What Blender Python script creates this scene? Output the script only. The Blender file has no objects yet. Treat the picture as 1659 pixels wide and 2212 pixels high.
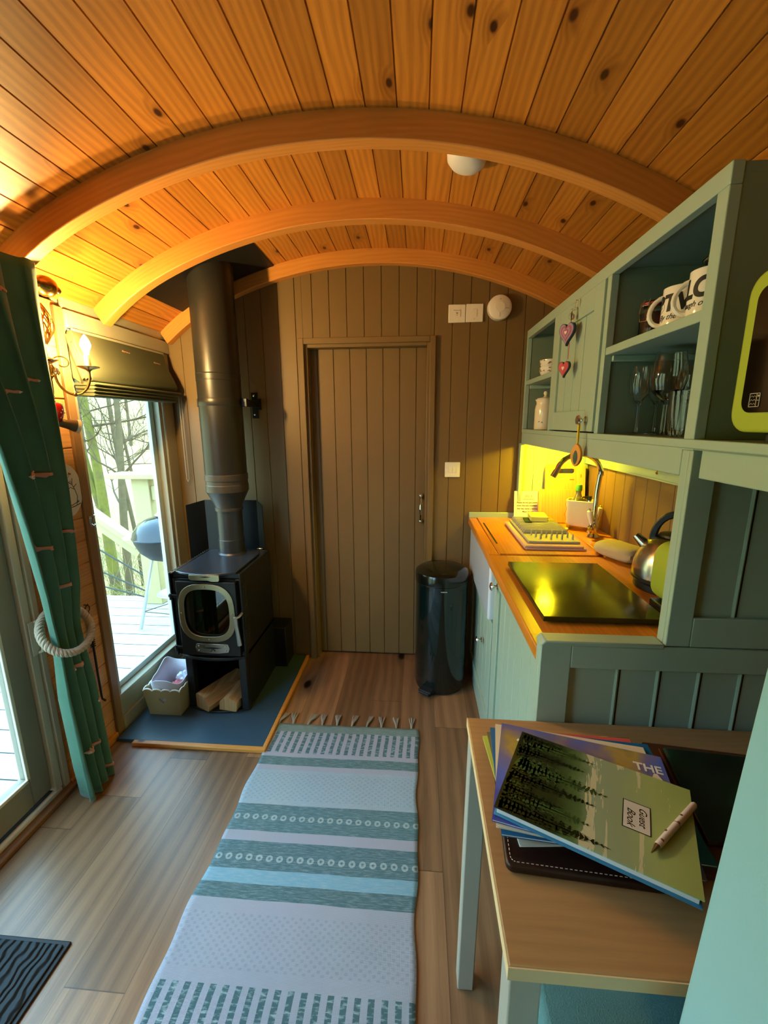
import bpy, bmesh, math, random
from mathutils import Vector, Matrix, noise
random.seed(7)
PI=math.pi
C=bpy.context.scene.collection
# ------------------------------------------------------------ colour / materials
def lin(c):
    return tuple(((v/255)/12.92 if v<=10 else (((v/255)+.055)/1.055)**2.4) for v in c)+(1,)
MATS={}
class NT:
    def __init__(s,name):
        s.m=bpy.data.materials.new(name); s.m.use_nodes=True
        s.t=s.m.node_tree; s.b=s.t.nodes['Principled BSDF']; MATS[name]=s.m
    def n(s,typ,**kw):
        nd=s.t.nodes.new(typ)
        for k,v in kw.items():
            if k in('op','operation'): nd.operation=v
            else: setattr(nd,k,v)
        return nd
    def l(s,a,b): s.t.links.new(a,b)
    def math(s,op,a,b=None,c=None,clamp=False):
        nd=s.n('ShaderNodeMath',op=op); nd.use_clamp=clamp
        for i,v in enumerate((a,b,c)):
            if v is None: continue
            if isinstance(v,(int,float)): nd.inputs[i].default_value=v
            else: s.l(v,nd.inputs[i])
        return nd.outputs[0]
    def mix(s,f,a,b,mode='MIX'):
        nd=s.n('ShaderNodeMix',data_type='RGBA',blend_type=mode)
        for i,v in ((0,f),(6,a),(7,b)):
            if isinstance(v,(int,float)): nd.inputs[i].default_value=v
            elif isinstance(v,tuple): nd.inputs[i].default_value=v
            else: s.l(v,nd.inputs[i])
        return nd.outputs[2]
    def ramp(s,f,pts,interp='LINEAR'):
        nd=s.n('ShaderNodeValToRGB'); s.l(f,nd.inputs[0]); cr=nd.color_ramp; cr.interpolation=interp
        while len(cr.elements)<len(pts): cr.elements.new(.5)
        for e,(p,c) in zip(cr.elements,pts): e.position=p; e.color=c
        return nd.outputs[0]
    def sep(s,v):
        nd=s.n('ShaderNodeSeparateXYZ'); s.l(v,nd.inputs[0]); return nd.outputs
    def comb(s,x,y,z):
        nd=s.n('ShaderNodeCombineXYZ')
        for i,v in enumerate((x,y,z)):
            if isinstance(v,(int,float)): nd.inputs[i].default_value=v
            else: s.l(v,nd.inputs[i])
        return nd.outputs[0]
    def noise(s,vec,scale,detail=3,rough=.5,dist=0):
        nd=s.n('ShaderNodeTexNoise'); s.l(vec,nd.inputs['Vector']); nd.inputs['Scale'].default_value=scale
        nd.inputs['Detail'].default_value=detail; nd.inputs['Roughness'].default_value=rough; nd.inputs['Distortion'].default_value=dist
        return nd.outputs[0]
    def bump(s,h,strength=.3,dist=.01):
        nd=s.n('ShaderNodeBump'); nd.inputs['Strength'].default_value=strength; nd.inputs['Distance'].default_value=dist
        s.l(h,nd.inputs['Height']); s.l(nd.outputs[0],s.b.inputs['Normal'])
    def uv(s): return s.n('ShaderNodeTexCoord').outputs['UV']
    def obj(s): return s.n('ShaderNodeTexCoord').outputs['Object']
def plain(name,c,rough=.5,metal=0,coat=0,bumps=0,bscale=200,var=0,spec=.5,sheen=0,trans=0,ior=1.45):
    t=NT(name); t.b.inputs['Base Color'].default_value=lin(c); t.b.inputs['Roughness'].default_value=rough
    t.b.inputs['Metallic'].default_value=metal; t.b.inputs['Coat Weight'].default_value=coat; t.b.inputs['Coat Roughness'].default_value=.08
    t.b.inputs['Specular IOR Level'].default_value=spec; t.b.inputs['Sheen Weight'].default_value=sheen
    t.b.inputs['Transmission Weight'].default_value=trans; t.b.inputs['IOR'].default_value=ior
    if bumps or var:
        nz=t.noise(t.obj(),bscale,3)
        if bumps: t.bump(nz,bumps,.002)
        n2=t.noise(t.obj(),14,4)
        k=1-(var or .05)
        d=tuple(v*k for v in lin(c)[:3])+(1,)
        t.l(t.mix(n2,d,lin(c)),t.b.inputs['Base Color'])
    return t.m
def emit(name,c,st):
    t=NT(name); t.b.inputs['Base Color'].default_value=(0,0,0,1)
    t.b.inputs['Emission Color'].default_value=c; t.b.inputs['Emission Strength'].default_value=st; return t.m
def wood(name,base,dark,pitch=.1,length=0,rf=420,var=.35,knot=.5,rough=.5,ring=.5,joint=False,kscale=4.5,warm=None,coat=0,bumpy=.12):
    """procedural boards: UV u runs across the grain, v along it (metres)"""
    t=NT(name); u,v,_=t.sep(t.uv())
    pid=t.math('FLOOR',t.math('DIVIDE',u,pitch))
    wn=t.n('ShaderNodeTexWhiteNoise',noise_dimensions='1D'); t.l(pid,wn.inputs['W']); r1=wn.outputs['Value']
    if length:
        vr=t.math('ADD',t.math('DIVIDE',v,length),t.math('MULTIPLY',r1,7.3)); row=t.math('FLOOR',vr)
        wn2=t.n('ShaderNodeTexWhiteNoise',noise_dimensions='2D'); t.l(t.comb(pid,row,0),wn2.inputs['Vector']); rnd=wn2.outputs['Value']
    else: rnd=r1
    off=t.math('MULTIPLY',rnd,31.7)
    # knots
    kv=t.comb(t.math('ADD',u,off),t.math('MULTIPLY',t.math('ADD',v,off),.55),off)
    vo=t.n('ShaderNodeTexVoronoi',voronoi_dimensions='2D'); t.l(kv,vo.inputs['Vector']); vo.inputs['Scale'].default_value=kscale
    kd=vo.outputs['Distance']; kc=t.sep(vo.outputs['Color'])[0]
    kon=t.math('GREATER_THAN',kc,1-knot)
    kr=t.math('MULTIPLY',t.math('SUBTRACT',1,t.math('DIVIDE',kd,.055),clamp=True),kon)
    kr2=t.math('MULTIPLY',t.math('SUBTRACT',1,t.math('DIVIDE',kd,.17),clamp=True),kon)
    warp=t.noise(t.comb(t.math('MULTIPLY',u,5),t.math('MULTIPLY',v,1.1),off),1,3)
    uu=t.math('ADD',t.math('ADD',u,t.math('MULTIPLY',warp,.10)),t.math('MULTIPLY',kr2,.035))
    rings=t.math('SINE',t.math('MULTIPLY',uu,rf))
    rings=t.math('MULTIPLY_ADD',rings,.5,.5)
    fine=t.noise(t.comb(t.math('MULTIPLY',u,160),t.math('MULTIPLY',v,6),off),1,4,.6)
    big=t.noise(t.comb(t.math('MULTIPLY',u,14),t.math('MULTIPLY',v,1.6),off),1,3)
    f=t.math('ADD',t.math('MULTIPLY',rings,ring*.5),t.math('MULTIPLY',fine,.55))
    f=t.math('ADD',f,t.math('MULTIPLY',big,.5)); f=t.math('SUBTRACT',f,.38,clamp=True)
    col=t.mix(f,lin(base),lin(dark))
    vv=t.math('MULTIPLY_ADD',rnd,var,1-var*.6)
    col=t.mix(1.0,col,t.comb(vv,vv,vv),'MULTIPLY')
    if warm:
        col=t.mix(t.math('MULTIPLY',wn.outputs['Value'],.7),col,lin(warm),'MIX')
    kcol=tuple(x*.22 for x in lin(dark)[:3])+(1,)
    col=t.mix(t.math('MULTIPLY',kr2,.55),col,tuple(x*.6 for x in lin(dark)[:3])+(1,))
    col=t.mix(t.math('MULTIPLY',kr,2.2,clamp=True),col,kcol)
    if joint:
        fu=t.math('FRACT',t.math('DIVIDE',u,pitch)); j=t.math('GREATER_THAN',.010,fu)
        if length: j=t.math('MAXIMUM',j,t.math('GREATER_THAN',.0022,t.math('FRACT',vr)))
        col=t.mix(t.math('MULTIPLY',j,.6),col,kcol)
    t.l(col,t.b.inputs['Base Color']); t.b.inputs['Roughness'].default_value=rough
    t.b.inputs['Coat Weight'].default_value=coat; t.b.inputs['Coat Roughness'].default_value=.15
    t.bump(fine,bumpy,.002)
    return t.m

m_pine=wood('pine_boards',(212,138,50),(128,62,14),pitch=.0866,rf=300,var=.5,knot=.62,rough=.38,ring=.6,kscale=5.2)
m_beam=wood('pine_beam',(218,148,68),(174,98,34),pitch=.5,var=.1,knot=.4,rough=.45,ring=.35,kscale=5)
m_pinew=wood('pine_wall',(226,164,98),(170,104,48),pitch=.095,var=.3,knot=.4,rough=.5,ring=.4,kscale=4)
m_floor=wood('oak_floor',(156,116,82),(64,40,26),pitch=.165,length=1.25,rf=120,var=.75,knot=.42,rough=.33,ring=.55,joint=True,kscale=2.2,bumpy=.2)
m_worktop=wood('beech_worktop',(222,140,44),(160,80,18),pitch=.04,length=.35,var=.3,knot=.03,rough=.33,ring=.3)
m_table=wood('table_oak',(186,142,92),(140,98,58),pitch=.6,var=.1,knot=0,rough=.45,ring=.25)
m_tableedge=plain('table_edge_band',(238,205,150),.5,var=.1)
m_boardw=wood('bamboo_board',(226,170,96),(190,124,60),pitch=.03,var=.2,knot=0,rough=.45)
m_log=wood('split_log',(206,160,104),(150,104,62),pitch=.02,var=.3,knot=.1,rough=.8)
m_bark=plain('log_bark',(96,70,48),.9,bumps=.8,bscale=60,var=.4)
m_taupe=plain('taupe_paint',(118,94,56),.5,bumps=.06,bscale=300,var=.06)
m_taupe2=plain('taupe_paint_side',(118,92,60),.5,var=.05)
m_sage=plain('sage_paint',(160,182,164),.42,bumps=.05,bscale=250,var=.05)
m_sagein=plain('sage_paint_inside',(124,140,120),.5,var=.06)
m_frame=plain('stone_grey_frame',(168,160,134),.4,var=.05)
m_leaf=plain('door_leaf_grey',(150,142,124),.42,var=.05)
m_cream=plain('cream_upvc',(226,218,196),.3)
m_white=plain('white_plastic',(238,230,216),.35)
m_grey=plain('grey_mark',(150,140,128),.5)
m_blackiron=plain('black_steel',(20,22,24),.38,bumps=.12,bscale=500,spec=.5)
m_stovetop=plain('stove_top_plate',(96,104,116),.26,metal=.8,var=.3)
m_flue=plain('matt_black_flue',(40,38,34),.36,bumps=.04,bscale=400)
m_darkin=plain('dark_interior',(10,9,8),.9)
m_steel=plain('brushed_steel',(196,190,178),.24,metal=1,var=.15)
m_ringst=plain('stove_steel_trim',(178,166,132),.30,metal=1,var=.1)
m_chrome=plain('chrome',(225,222,215),.06,metal=1)
m_brass=plain('antique_brass',(176,132,62),.22,metal=1,var=.15)
m_bronze=plain('bronze_fitting',(96,78,58),.35,metal=.8)
m_slate=plain('slate_hearth',(54,80,98),.40,bumps=.15,bscale=40,var=.2)
m_binm=plain('dark_green_gloss',(8,22,22),.12,coat=.6)
m_binlid=plain('black_lid',(14,16,12),.2,coat=.3)
m_rubber=plain('black_rubber',(16,20,28),.6)
m_green=plain('lime_enamel',(168,184,62),.22,coat=.5)
m_blackgl=plain('black_glass',(10,8,7),.06,coat=.6)
m_icon=plain('icon_grey',(180,172,150),.5)
m_hob=NT('dark_glass_board'); m_hob.b.inputs['Base Color'].default_value=lin((42,40,20)); m_hob.b.inputs['Roughness'].default_value=.14; m_hob.b.inputs['Specular IOR Level'].default_value=.25
_n=m_hob.noise(m_hob.obj(),9,4); m_hob.l(m_hob.ramp(_n,[(.3,(.10,.10,.10,1)),(.75,(.20,.20,.20,1))]),m_hob.b.inputs['Roughness'])
m_hob.l(m_hob.mix(_n,lin((34,34,14)),lin((66,62,24))),m_hob.b.inputs['Base Color']); m_hob=m_hob.m
m_ceram=plain('white_ceramic',(240,232,216),.15,coat=.4)
m_ceram2=plain('cream_ceramic',(236,222,190),.2,coat=.3)
m_sink=plain('fireclay_sink',(214,222,236),.14,coat=.5)
m_ink=plain('black_print',(18,16,14),.6)
m_red=plain('red_print',(206,62,56),.5)
m_foxc=plain('fox_print',(206,146,122),.85)
m_foxw=plain('fox_white',(226,214,190),.8)
m_glass=NT('clear_glass'); m_glass.b.inputs['Transmission Weight'].default_value=1; m_glass.b.inputs['Roughness'].default_value=.01; m_glass.b.inputs['IOR'].default_value=1.45; m_glass.b.inputs['Base Color'].default_value=(.97,.98,.97,1); m_glass=m_glass.m
# thin window pane: transparent + a little gloss
t=NT('window_pane'); g=t.n('ShaderNodeBsdfGlossy'); g.inputs['Roughness'].default_value=.02; tr=t.n('ShaderNodeBsdfTransparent'); tr.inputs[0].default_value=(.93,.97,.95,1)
fr=t.n('ShaderNodeLayerWeight'); fr.inputs[0].default_value=.5; _k=t.math('MULTIPLY_ADD',t.math('POWER',fr.outputs['Facing'],4),.45,.03); ms=t.n('ShaderNodeMixShader'); t.l(_k,ms.inputs[0]); t.l(tr.outputs[0],ms.inputs[1]); t.l(g.outputs[0],ms.inputs[2])
t.l(ms.outputs[0],t.t.nodes['Material Output'].inputs[0]); m_pane=t.m
t=NT('stove_glass'); g=t.n('ShaderNodeBsdfGlossy'); g.inputs['Roughness'].default_value=.03; tr=t.n('ShaderNodeBsdfTransparent'); tr.inputs[0].default_value=(.35,.28,.2,1)
ms=t.n('ShaderNodeMixShader'); ms.inputs[0].default_value=.09; t.l(tr.outputs[0],ms.inputs[1]); t.l(g.outputs[0],ms.inputs[2]); t.l(ms.outputs[0],t.t.nodes['Material Output'].inputs[0]); m_sglass=t.m
m_brick=plain('firebrick',(96,62,36),.9,bumps=.4,bscale=80,var=.4)
m_rope=plain('natural_rope',(190,172,146),.85,bumps=.5,bscale=260,var=.25)
m_curt=NT('green_curtain'); _o=m_curt.obj(); _n=m_curt.noise(_o,420,2); m_curt.bump(_n,.25,.001)
m_curt.b.inputs['Base Color'].default_value=lin((66,112,86)); m_curt.b.inputs['Roughness'].default_value=.85; m_curt.b.inputs['Sheen Weight'].default_value=.25
m_curt.l(m_curt.mix(m_curt.noise(_o,9,3),lin((54,96,72)),lin((76,124,96))),m_curt.b.inputs['Base Color']); m_curt=m_curt.m
m_lining=plain('curtain_lining',(214,200,160),.9)
m_blind=plain('olive_blind',(82,84,58),.85,bumps=.2,bscale=400,var=.1)
m_basket=plain('painted_crate',(188,170,120),.6,var=.08)
m_cloth=plain('white_lining_cloth',(216,214,226),.85,bumps=.3,bscale=90,var=.1)
m_pink=plain('pink_cloth',(196,104,110),.85,bumps=.3,bscale=90,var=.2)
m_teal=plain('teal_fabric',(92,140,142),.85,bumps=.7,bscale=420,var=.25)
m_mat=NT('ribbed_doormat'); _o=m_mat.obj(); _w=m_mat.n('ShaderNodeTexWave',wave_type='BANDS'); m_mat.l(_o,_w.inputs['Vector']); _w.inputs['Scale'].default_value=14; _w.inputs['Distortion'].default_value=9; _w.inputs['Detail'].default_value=2; _w.inputs['Detail Scale'].default_value=.9
m_mat.b.inputs['Base Color'].default_value=lin((30,36,40)); m_mat.b.inputs['Roughness'].default_value=.85; m_mat.bump(_w.outputs[1],.9,.012); m_mat=m_mat.m
m_towel=plain('beige_towel',(196,178,140),.95,bumps=.8,bscale=300,var=.15)
m_towels=plain('towel_stripe',(70,62,50),.95)
m_siltray=plain('grey_silicone',(176,172,150),.4)
m_sponge=plain('yellow_sponge',(238,222,110),.8)
m_card=plain('white_card',(240,236,220),.6)
m_paper=plain('page_block',(222,226,232),.7)
m_leather=plain('dark_leather',(44,24,20),.35,bumps=.3,bscale=180,var=.2)
m_tan=plain('tan_leather',(92,52,28),.35,bumps=.3,bscale=180,var=.2)
m_thread=plain('cream_thread',(214,196,170),.7)
m_bulb=emit('warm_bulb',(1,.66,.23,1),1500)
m_led=emit('led_strip',(1,.76,.008,1),640)
m_fillglobe=emit('warm_fill_globe',(1,.66,.30,1),10)  # glow of the added fill globe, unseen behind the camera
m_candle=plain('candle_sleeve',(240,220,170),.5)
m_redgl=plain('red_glass_heart',(170,12,14),.1,trans=.3,coat=.5)
m_dot=plain('pearl_dots',(232,190,170),.3)
m_crystal=NT('crystal'); m_crystal.b.inputs['Transmission Weight'].default_value=1; m_crystal.b.inputs['Roughness'].default_value=.0; m_crystal.b.inputs['IOR'].default_value=1.55; m_crystal=m_crystal.m
m_deck=NT('grey_deck'); u,v,_=m_deck.sep(m_deck.obj()); _f=m_deck.math('FRACT',m_deck.math('DIVIDE',v,.145)); _j=m_deck.math('GREATER_THAN',.05,_f)
_n=m_deck.noise(m_deck.comb(m_deck.math('MULTIPLY',u,3),m_deck.math('MULTIPLY',v,30),0),1,4)
_c=m_deck.mix(_n,lin((150,140,132)),lin((196,186,176))); m_deck.l(m_deck.mix(_j,_c,lin((40,36,34))),m_deck.b.inputs['Base Color']); m_deck.b.inputs['Roughness'].default_value=.75; m_deck=m_deck.m
m_timber=plain('fence_timber',(186,168,120),.85,bumps=.3,bscale=50,var=.2)
m_bracken=plain('pale_bracken',(200,168,108),1,bumps=1,bscale=3,var=.35)
m_brush=plain('brush_twigs',(150,140,96),.95,var=.3)
m_barkA=NT('mossy_bark'); _n=m_barkA.noise(m_barkA.obj(),2.2,5,.6); m_barkA.l(m_barkA.ramp(_n,[(.40,lin((92,80,54))),(.52,lin((110,104,34))),(.66,lin((74,64,42)))]),m_barkA.b.inputs['Base Color']); m_barkA.b.inputs['Roughness'].default_value=1; m_barkA=m_barkA.m
m_barkB=plain('grey_green_bark',(104,88,60),.95,bumps=.6,bscale=12,var=.5)
m_twig=plain('bare_branch',(96,78,54),.95,var=.4)
m_wire=plain('dark_cable',(60,60,50),.5,metal=.5)
m_bbq=plain('blue_black_enamel',(10,20,34),.12,coat=.25)
m_bbqbowl=plain('grey_enamel',(30,28,28),.5)
m_alu=plain('aluminium',(190,192,190),.35,metal=.9)
# ------------------------------------------------------------ mesh builder
WL={}
class MB:
    def __init__(s): s.v=[];s.f=[];s.mi=[];s.uv=[];s.M=Matrix.Identity(4);s.m=0
    def at(s,*a,rz=0,rx=0,ry=0,sc=1):
        s.M=Matrix.Translation(Vector(a))@Matrix.Rotation(rz,4,'Z')@Matrix.Rotation(ry,4,'Y')@Matrix.Rotation(rx,4,'X')@Matrix.Scale(sc,4); return s
    def add(s,vs,fs,m=None,uvs=None):
        b=len(s.v); s.v+= [s.M@Vector(p) for p in vs]
        for i,f in enumerate(fs):
            s.f.append([b+k for k in f]); s.mi.append(s.m if m is None else m); s.uv.append(uvs[i] if uvs else None)
        return s
    def box(s,x0,x1,y0,y1,z0,z1,m=None):
        x0,x1=min(x0,x1),max(x0,x1);y0,y1=min(y0,y1),max(y0,y1);z0,z1=min(z0,z1),max(z0,z1)
        return s.add([(x0,y0,z0),(x1,y0,z0),(x1,y1,z0),(x0,y1,z0),(x0,y0,z1),(x1,y0,z1),(x1,y1,z1),(x0,y1,z1)],
            [(0,3,2,1),(4,5,6,7),(0,1,5,4),(1,2,6,5),(2,3,7,6),(3,0,4,7)],m)
    def prism(s,poly,h0,h1,m=None,axis='z'):
        n=len(poly)
        def P(a,b,h): return {'z':(a,b,h),'y':(a,h,b),'x':(h,a,b)}[axis]
        vs=[P(a,b,h0) for a,b in poly]+[P(a,b,h1) for a,b in poly]
        fs=[tuple(range(n))[::-1],tuple(range(n,2*n))]+[(i,(i+1)%n,n+(i+1)%n,n+i) for i in range(n)]
        if axis=='y': fs=[f[::-1] for f in fs]
        return s.add(vs,fs,m)
    def lathe(s,prof,seg=32,m=None,cap=True,arc=2*PI):
        vs=[];fs=[];k=len(prof)
        for r,z in prof:
            for i in range(seg): a=arc*i/seg; vs.append((r*math.cos(a),r*math.sin(a),z))
        for j in range(k-1):
            for i in range(seg):
                i2=(i+1)%seg; fs.append((j*seg+i,j*seg+i2,(j+1)*seg+i2,(j+1)*seg+i))
        if cap:
            if prof[0][0]>1e-6: fs.append(tuple(range(seg))[::-1])
            if prof[-1][0]>1e-6: fs.append(tuple((k-1)*seg+i for i in range(seg)))
        return s.add(vs,fs,m)
    def sphere(s,c,r,m=None,seg=14,rz=None):
        rz=rz or r; P=[]
        vs=[];fs=[]
        for j in range(seg//2+1):
            a=PI*j/(seg//2)
            for i in range(seg):
                b=2*PI*i/seg; vs.append((c[0]+r*math.sin(a)*math.cos(b),c[1]+r*math.sin(a)*math.sin(b),c[2]-rz*math.cos(a)))
        for j in range(seg//2):
            for i in range(seg): fs.append((j*seg+i,j*seg+(i+1)%seg,(j+1)*seg+(i+1)%seg,(j+1)*seg+i))
        return s.add(vs,fs,m)
    def tube(s,pts,r,seg=8,m=None,closed=False,cap=True):
        pts=[Vector(p) for p in pts]; n=len(pts); rs=r if isinstance(r,(list,tuple)) else [r]*n
        vs=[];fs=[]; up=Vector((0,0,1)); prevn=None
        for i,p in enumerate(pts):
            a=pts[(i-1)%n] if (closed or i>0) else p; b=pts[(i+1)%n] if (closed or i<n-1) else p
            d=(b-a).normalized()
            if prevn is None:
                nn=d.cross(up); 
                if nn.length<.1: nn=d.cross(Vector((1,0,0)))
                nn.normalize()
            else:
                nn=prevn-d*prevn.dot(d); nn.normalize()
            prevn=nn; bb=d.cross(nn)
            for k in range(seg): t=2*PI*k/seg; vs.append(p+(nn*math.cos(t)+bb*math.sin(t))*rs[i])
        for i in range(n if closed else n-1):
            j=(i+1)%n
            for k in range(seg): fs.append((i*seg+k,j*seg+k,j*seg+(k+1)%seg,i*seg+(k+1)%seg))
        if cap and not closed: fs+=[tuple(range(seg)),tuple((n-1)*seg+k for k in range(seg))[::-1]]
        return s.add(vs,fs,m)
    def build(s,name,mats,parent=None,loc=None,bevel=0,smooth=35,grain='y',solid=0,fixn=True,bseg=2):
        if not isinstance(mats,(list,tuple)): mats=[mats]
        org=WL[parent.name] if parent else Vector(loc or (0,0,0))
        me=bpy.data.meshes.new(name); me.from_pydata([tuple(v-org) for v in s.v],[],s.f)
        for m in mats: me.materials.append(m)
        for p,mi in zip(me.polygons,s.mi): p.material_index=min(mi,len(mats)-1)
        uvl=me.uv_layers.new(name='UVMap'); gi={'x':0,'y':1,'z':2}[grain]
        for p,fu in zip(me.polygons,s.uv):
            for q,li in enumerate(p.loop_indices):
                if fu: uvl.data[li].uv=fu[q]
                else:
                    co=s.v[me.loops[li].vertex_index]; oth=[co[k] for k in range(3) if k!=gi]
                    n=p.normal; on=[abs(n[k]) for k in range(3) if k!=gi]
                    if abs(n[gi])>.9: uvl.data[li].uv=(oth[0]+7,oth[1])
                    else: uvl.data[li].uv=(oth[1]+3 if on[0]>on[1] else oth[0]+7, co[gi])
        if fixn:
            bm=bmesh.new(); bm.from_mesh(me); bmesh.ops.recalc_face_normals(bm,faces=bm.faces); bm.to_mesh(me); bm.free()
        me.validate()
        if smooth: me.shade_smooth(); me.set_sharp_from_angle(angle=math.radians(smooth))
        o=bpy.data.objects.new(name,me); C.objects.link(o); o.location=(0,0,0) if parent else org
        if parent: o.parent=parent
        WL[o.name]=org
        if solid:
            md=o.modifiers.new('s','SOLIDIFY'); md.thickness=solid; md.offset=0
        if bevel:
            md=o.modifiers.new('b','BEVEL'); md.width=bevel; md.segments=bseg; md.limit_method='ANGLE'; md.angle_limit=math.radians(40)
        return o
def thing(name,label,cat,loc,group=None):
    o=bpy.data.objects.new(name,None); C.objects.link(o); o.location=loc; o.empty_display_size=.05
    WL[o.name]=Vector(loc); o['label']=label; o['category']=cat
    if group: o['group']=group
    return o
def tag(o,label,cat,group=None):
    o['label']=label;o['category']=cat
    if group:o['group']=group
    return o
def struct(o): o['kind']='structure'; return o
def copytree(o,delta,label=None,parent=None):
    c=o.copy(); C.objects.link(c)
    if parent: c.parent=parent
    else: c.location=Vector(o.location)+Vector(delta)
    WL[c.name]=WL[o.name]+Vector(delta)
    if label: c['label']=label
    for ch in list(o.children): copytree(ch,delta,parent=c)
    return c
def text_mb(mb,txt,size,M,m=0,depth=.0004,shear=0,align='CENTER',bend=None,spacing=1.0,bold=0):
    cu=bpy.data.curves.new('t','FONT'); cu.body=txt; cu.size=size; cu.extrude=depth; cu.align_x=align; cu.align_y='CENTER'; cu.shear=shear; cu.space_character=spacing; cu.offset=bold
    ob=bpy.data.objects.new('t',cu); C.objects.link(ob); dg=bpy.context.evaluated_depsgraph_get(); me=bpy.data.meshes.new_from_object(ob.evaluated_get(dg))
    vs=[v.co.copy() for v in me.vertices]; fs=[tuple(p.vertices) for p in me.polygons]
    bpy.data.objects.remove(ob); bpy.data.curves.remove(cu); bpy.data.meshes.remove(me)
    if bend:
        bm=bmesh.new(); bv=[bm.verts.new(v) for v in vs]
        for f in fs:
            try: bm.faces.new([bv[k] for k in f])
            except ValueError: pass
        bmesh.ops.triangulate(bm,faces=bm.faces[:])
        for _ in range(3): bmesh.ops.subdivide_edges(bm,edges=[e for e in bm.edges if e.calc_length()>.006],cuts=1); bmesh.ops.triangulate(bm,faces=bm.faces[:])
        bm.verts.index_update(); vs=[v.co.copy() for v in bm.verts]; fs=[tuple(v.index for v in f.verts) for f in bm.faces]; bm.free()
    if bend: vs=[Vector(((bend+v.z)*math.sin(v.x/bend),v.y,(bend+v.z)*math.cos(v.x/bend))) for v in vs]
    old=mb.M; mb.M=old@M; mb.add(vs,fs,m); mb.M=old
def frame(o,x,y,z=None):  # matrix from origin and x,y axes
    x=Vector(x).normalized(); y=Vector(y); y=(y-x*y.dot(x)).normalized(); z=x.cross(y)
    M=Matrix((x,y,z)).transposed().to_4x4(); M.translation=Vector(o); return M
# ------------------------------------------------------------ room constants
XC,ZC,R=-.239,.200,2.062
XL,XR,YE,YB=-1.38,.902,2.34,-1.7
def ceil_z(x,off=0):
    d=x-XC; z=ZC+math.sqrt(max((R-off)**2-d*d,0))
    e=max(0,(-d-.85)/.3); return z-.03*e*e
# ------------------------------------------------------------ ceiling
def ceiling():
    mb=MB(); pitch=.0866; a0=-math.asin((XL-.05-XC)/R); a1=math.asin((XR+.05-XC)/R)
    n=int((a1+a0)*R/pitch)+2; pts=[]
    def P(s,off):
        th=s/R; x=XC+(R+off)*math.sin(th); return (x,ceil_z(x,-off) )
    g=.0022
    for i in range(-14,15):
        c=i*pitch
        pts+= [(c+g,.0),(c+pitch*.25,0),(c+pitch*.5,0),(c+pitch*.75,0),(c+pitch-g,.0),(c+pitch-g*.5,.005),(c+pitch+g*.5,.005)]
    pts=[(s,o) for s,o in pts if -1.26<s<1.26]
    vs=[];fs=[];uvs=[]
    for s,o in pts:
        x,z=P(s,o)
        for y in (YB,YE+.01): vs.append((x,y,z))
    for i in range(len(pts)-1):
        fs.append((2*i,2*i+1,2*i+3,2*i+2)); s0,s1=pts[i][0]+9*pitch*10,pts[i+1][0]+9*pitch*10
        uvs.append([(s0,YB),(s0,YE),(s1,YE),(s1,YB)])
    mb.add(vs,fs,0,uvs); 
    o=mb.build('ceiling',m_pine,fixn=False,smooth=25); struct(o)
    # weatherproof outer skin of the roof
    mb=MB(); poly=[];N=28
    xs=[XL-.1+(XR+.1-XL+.1)*i/N for i in range(N+1)]
    poly=[(x,ceil_z(x)+.02) for x in xs]+[(x,ceil_z(x)+.08) for x in reversed(xs)]
    mb.prism(poly,YB-.05,YE+.1,axis='y'); struct(mb.build('ceiling.001',m_darkin))
ceiling()
def beam(y0,th,depth,k):
    mb=MB(); N=48; xs=[XL+.005+(XR-XL-.01)*i/N for i in range(N+1)]
    out=[(x,ceil_z(x)+.004) for x in xs]; inn=[(x,ceil_z(x)-depth) for x in xs]
    # perpendicular depth
    inn=[]
    for x in xs:
        th_=math.asin((x-XC)/R); xx=x-depth*math.sin(th_); inn.append((xx,ceil_z(x)-depth*math.cos(th_)))
    vs=[];fs=[];uv=[]
    for (a,b),(c,d) in zip(out,inn): vs+= [(a,y0,b),(a,y0+th,b),(c,y0+th,d),(c,y0,d)]
    for i in range(N):
        s0,s1=i*2.6/N,(i+1)*2.6/N; b=4*i
        fs+=[(b,b+3,b+7,b+4),(b+3,b+2,b+6,b+7),(b+2,b+1,b+5,b+6),(b+1,b,b+4,b+5)]
        uv+=[[(.1,s0),(.1+depth,s0),(.1+depth,s1),(.1,s1)],[(.23,s0),(.23+th,s0),(.23+th,s1),(.23,s1)],[(.1,s0),(.1+depth,s0),(.1+depth,s1),(.1,s1)],[(.3,s0),(.3+th,s0),(.3+th,s1),(.3,s1)]]
    fs+=[(0,1,2,3),(4*N,4*N+3,4*N+2,4*N+1)]; uv+=[[(0,0)]*4]*2
    mb.add(vs,fs,0,uv); struct(mb.build('trim_%d'%k,m_beam,bevel=.003,smooth=30))
beam(2.295,.045,.066,1); beam(1.819,.050,.072,2); beam(1.347,.050,.072,3); beam(.40,.05,.072,4); beam(-.55,.05,.072,5)
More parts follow.
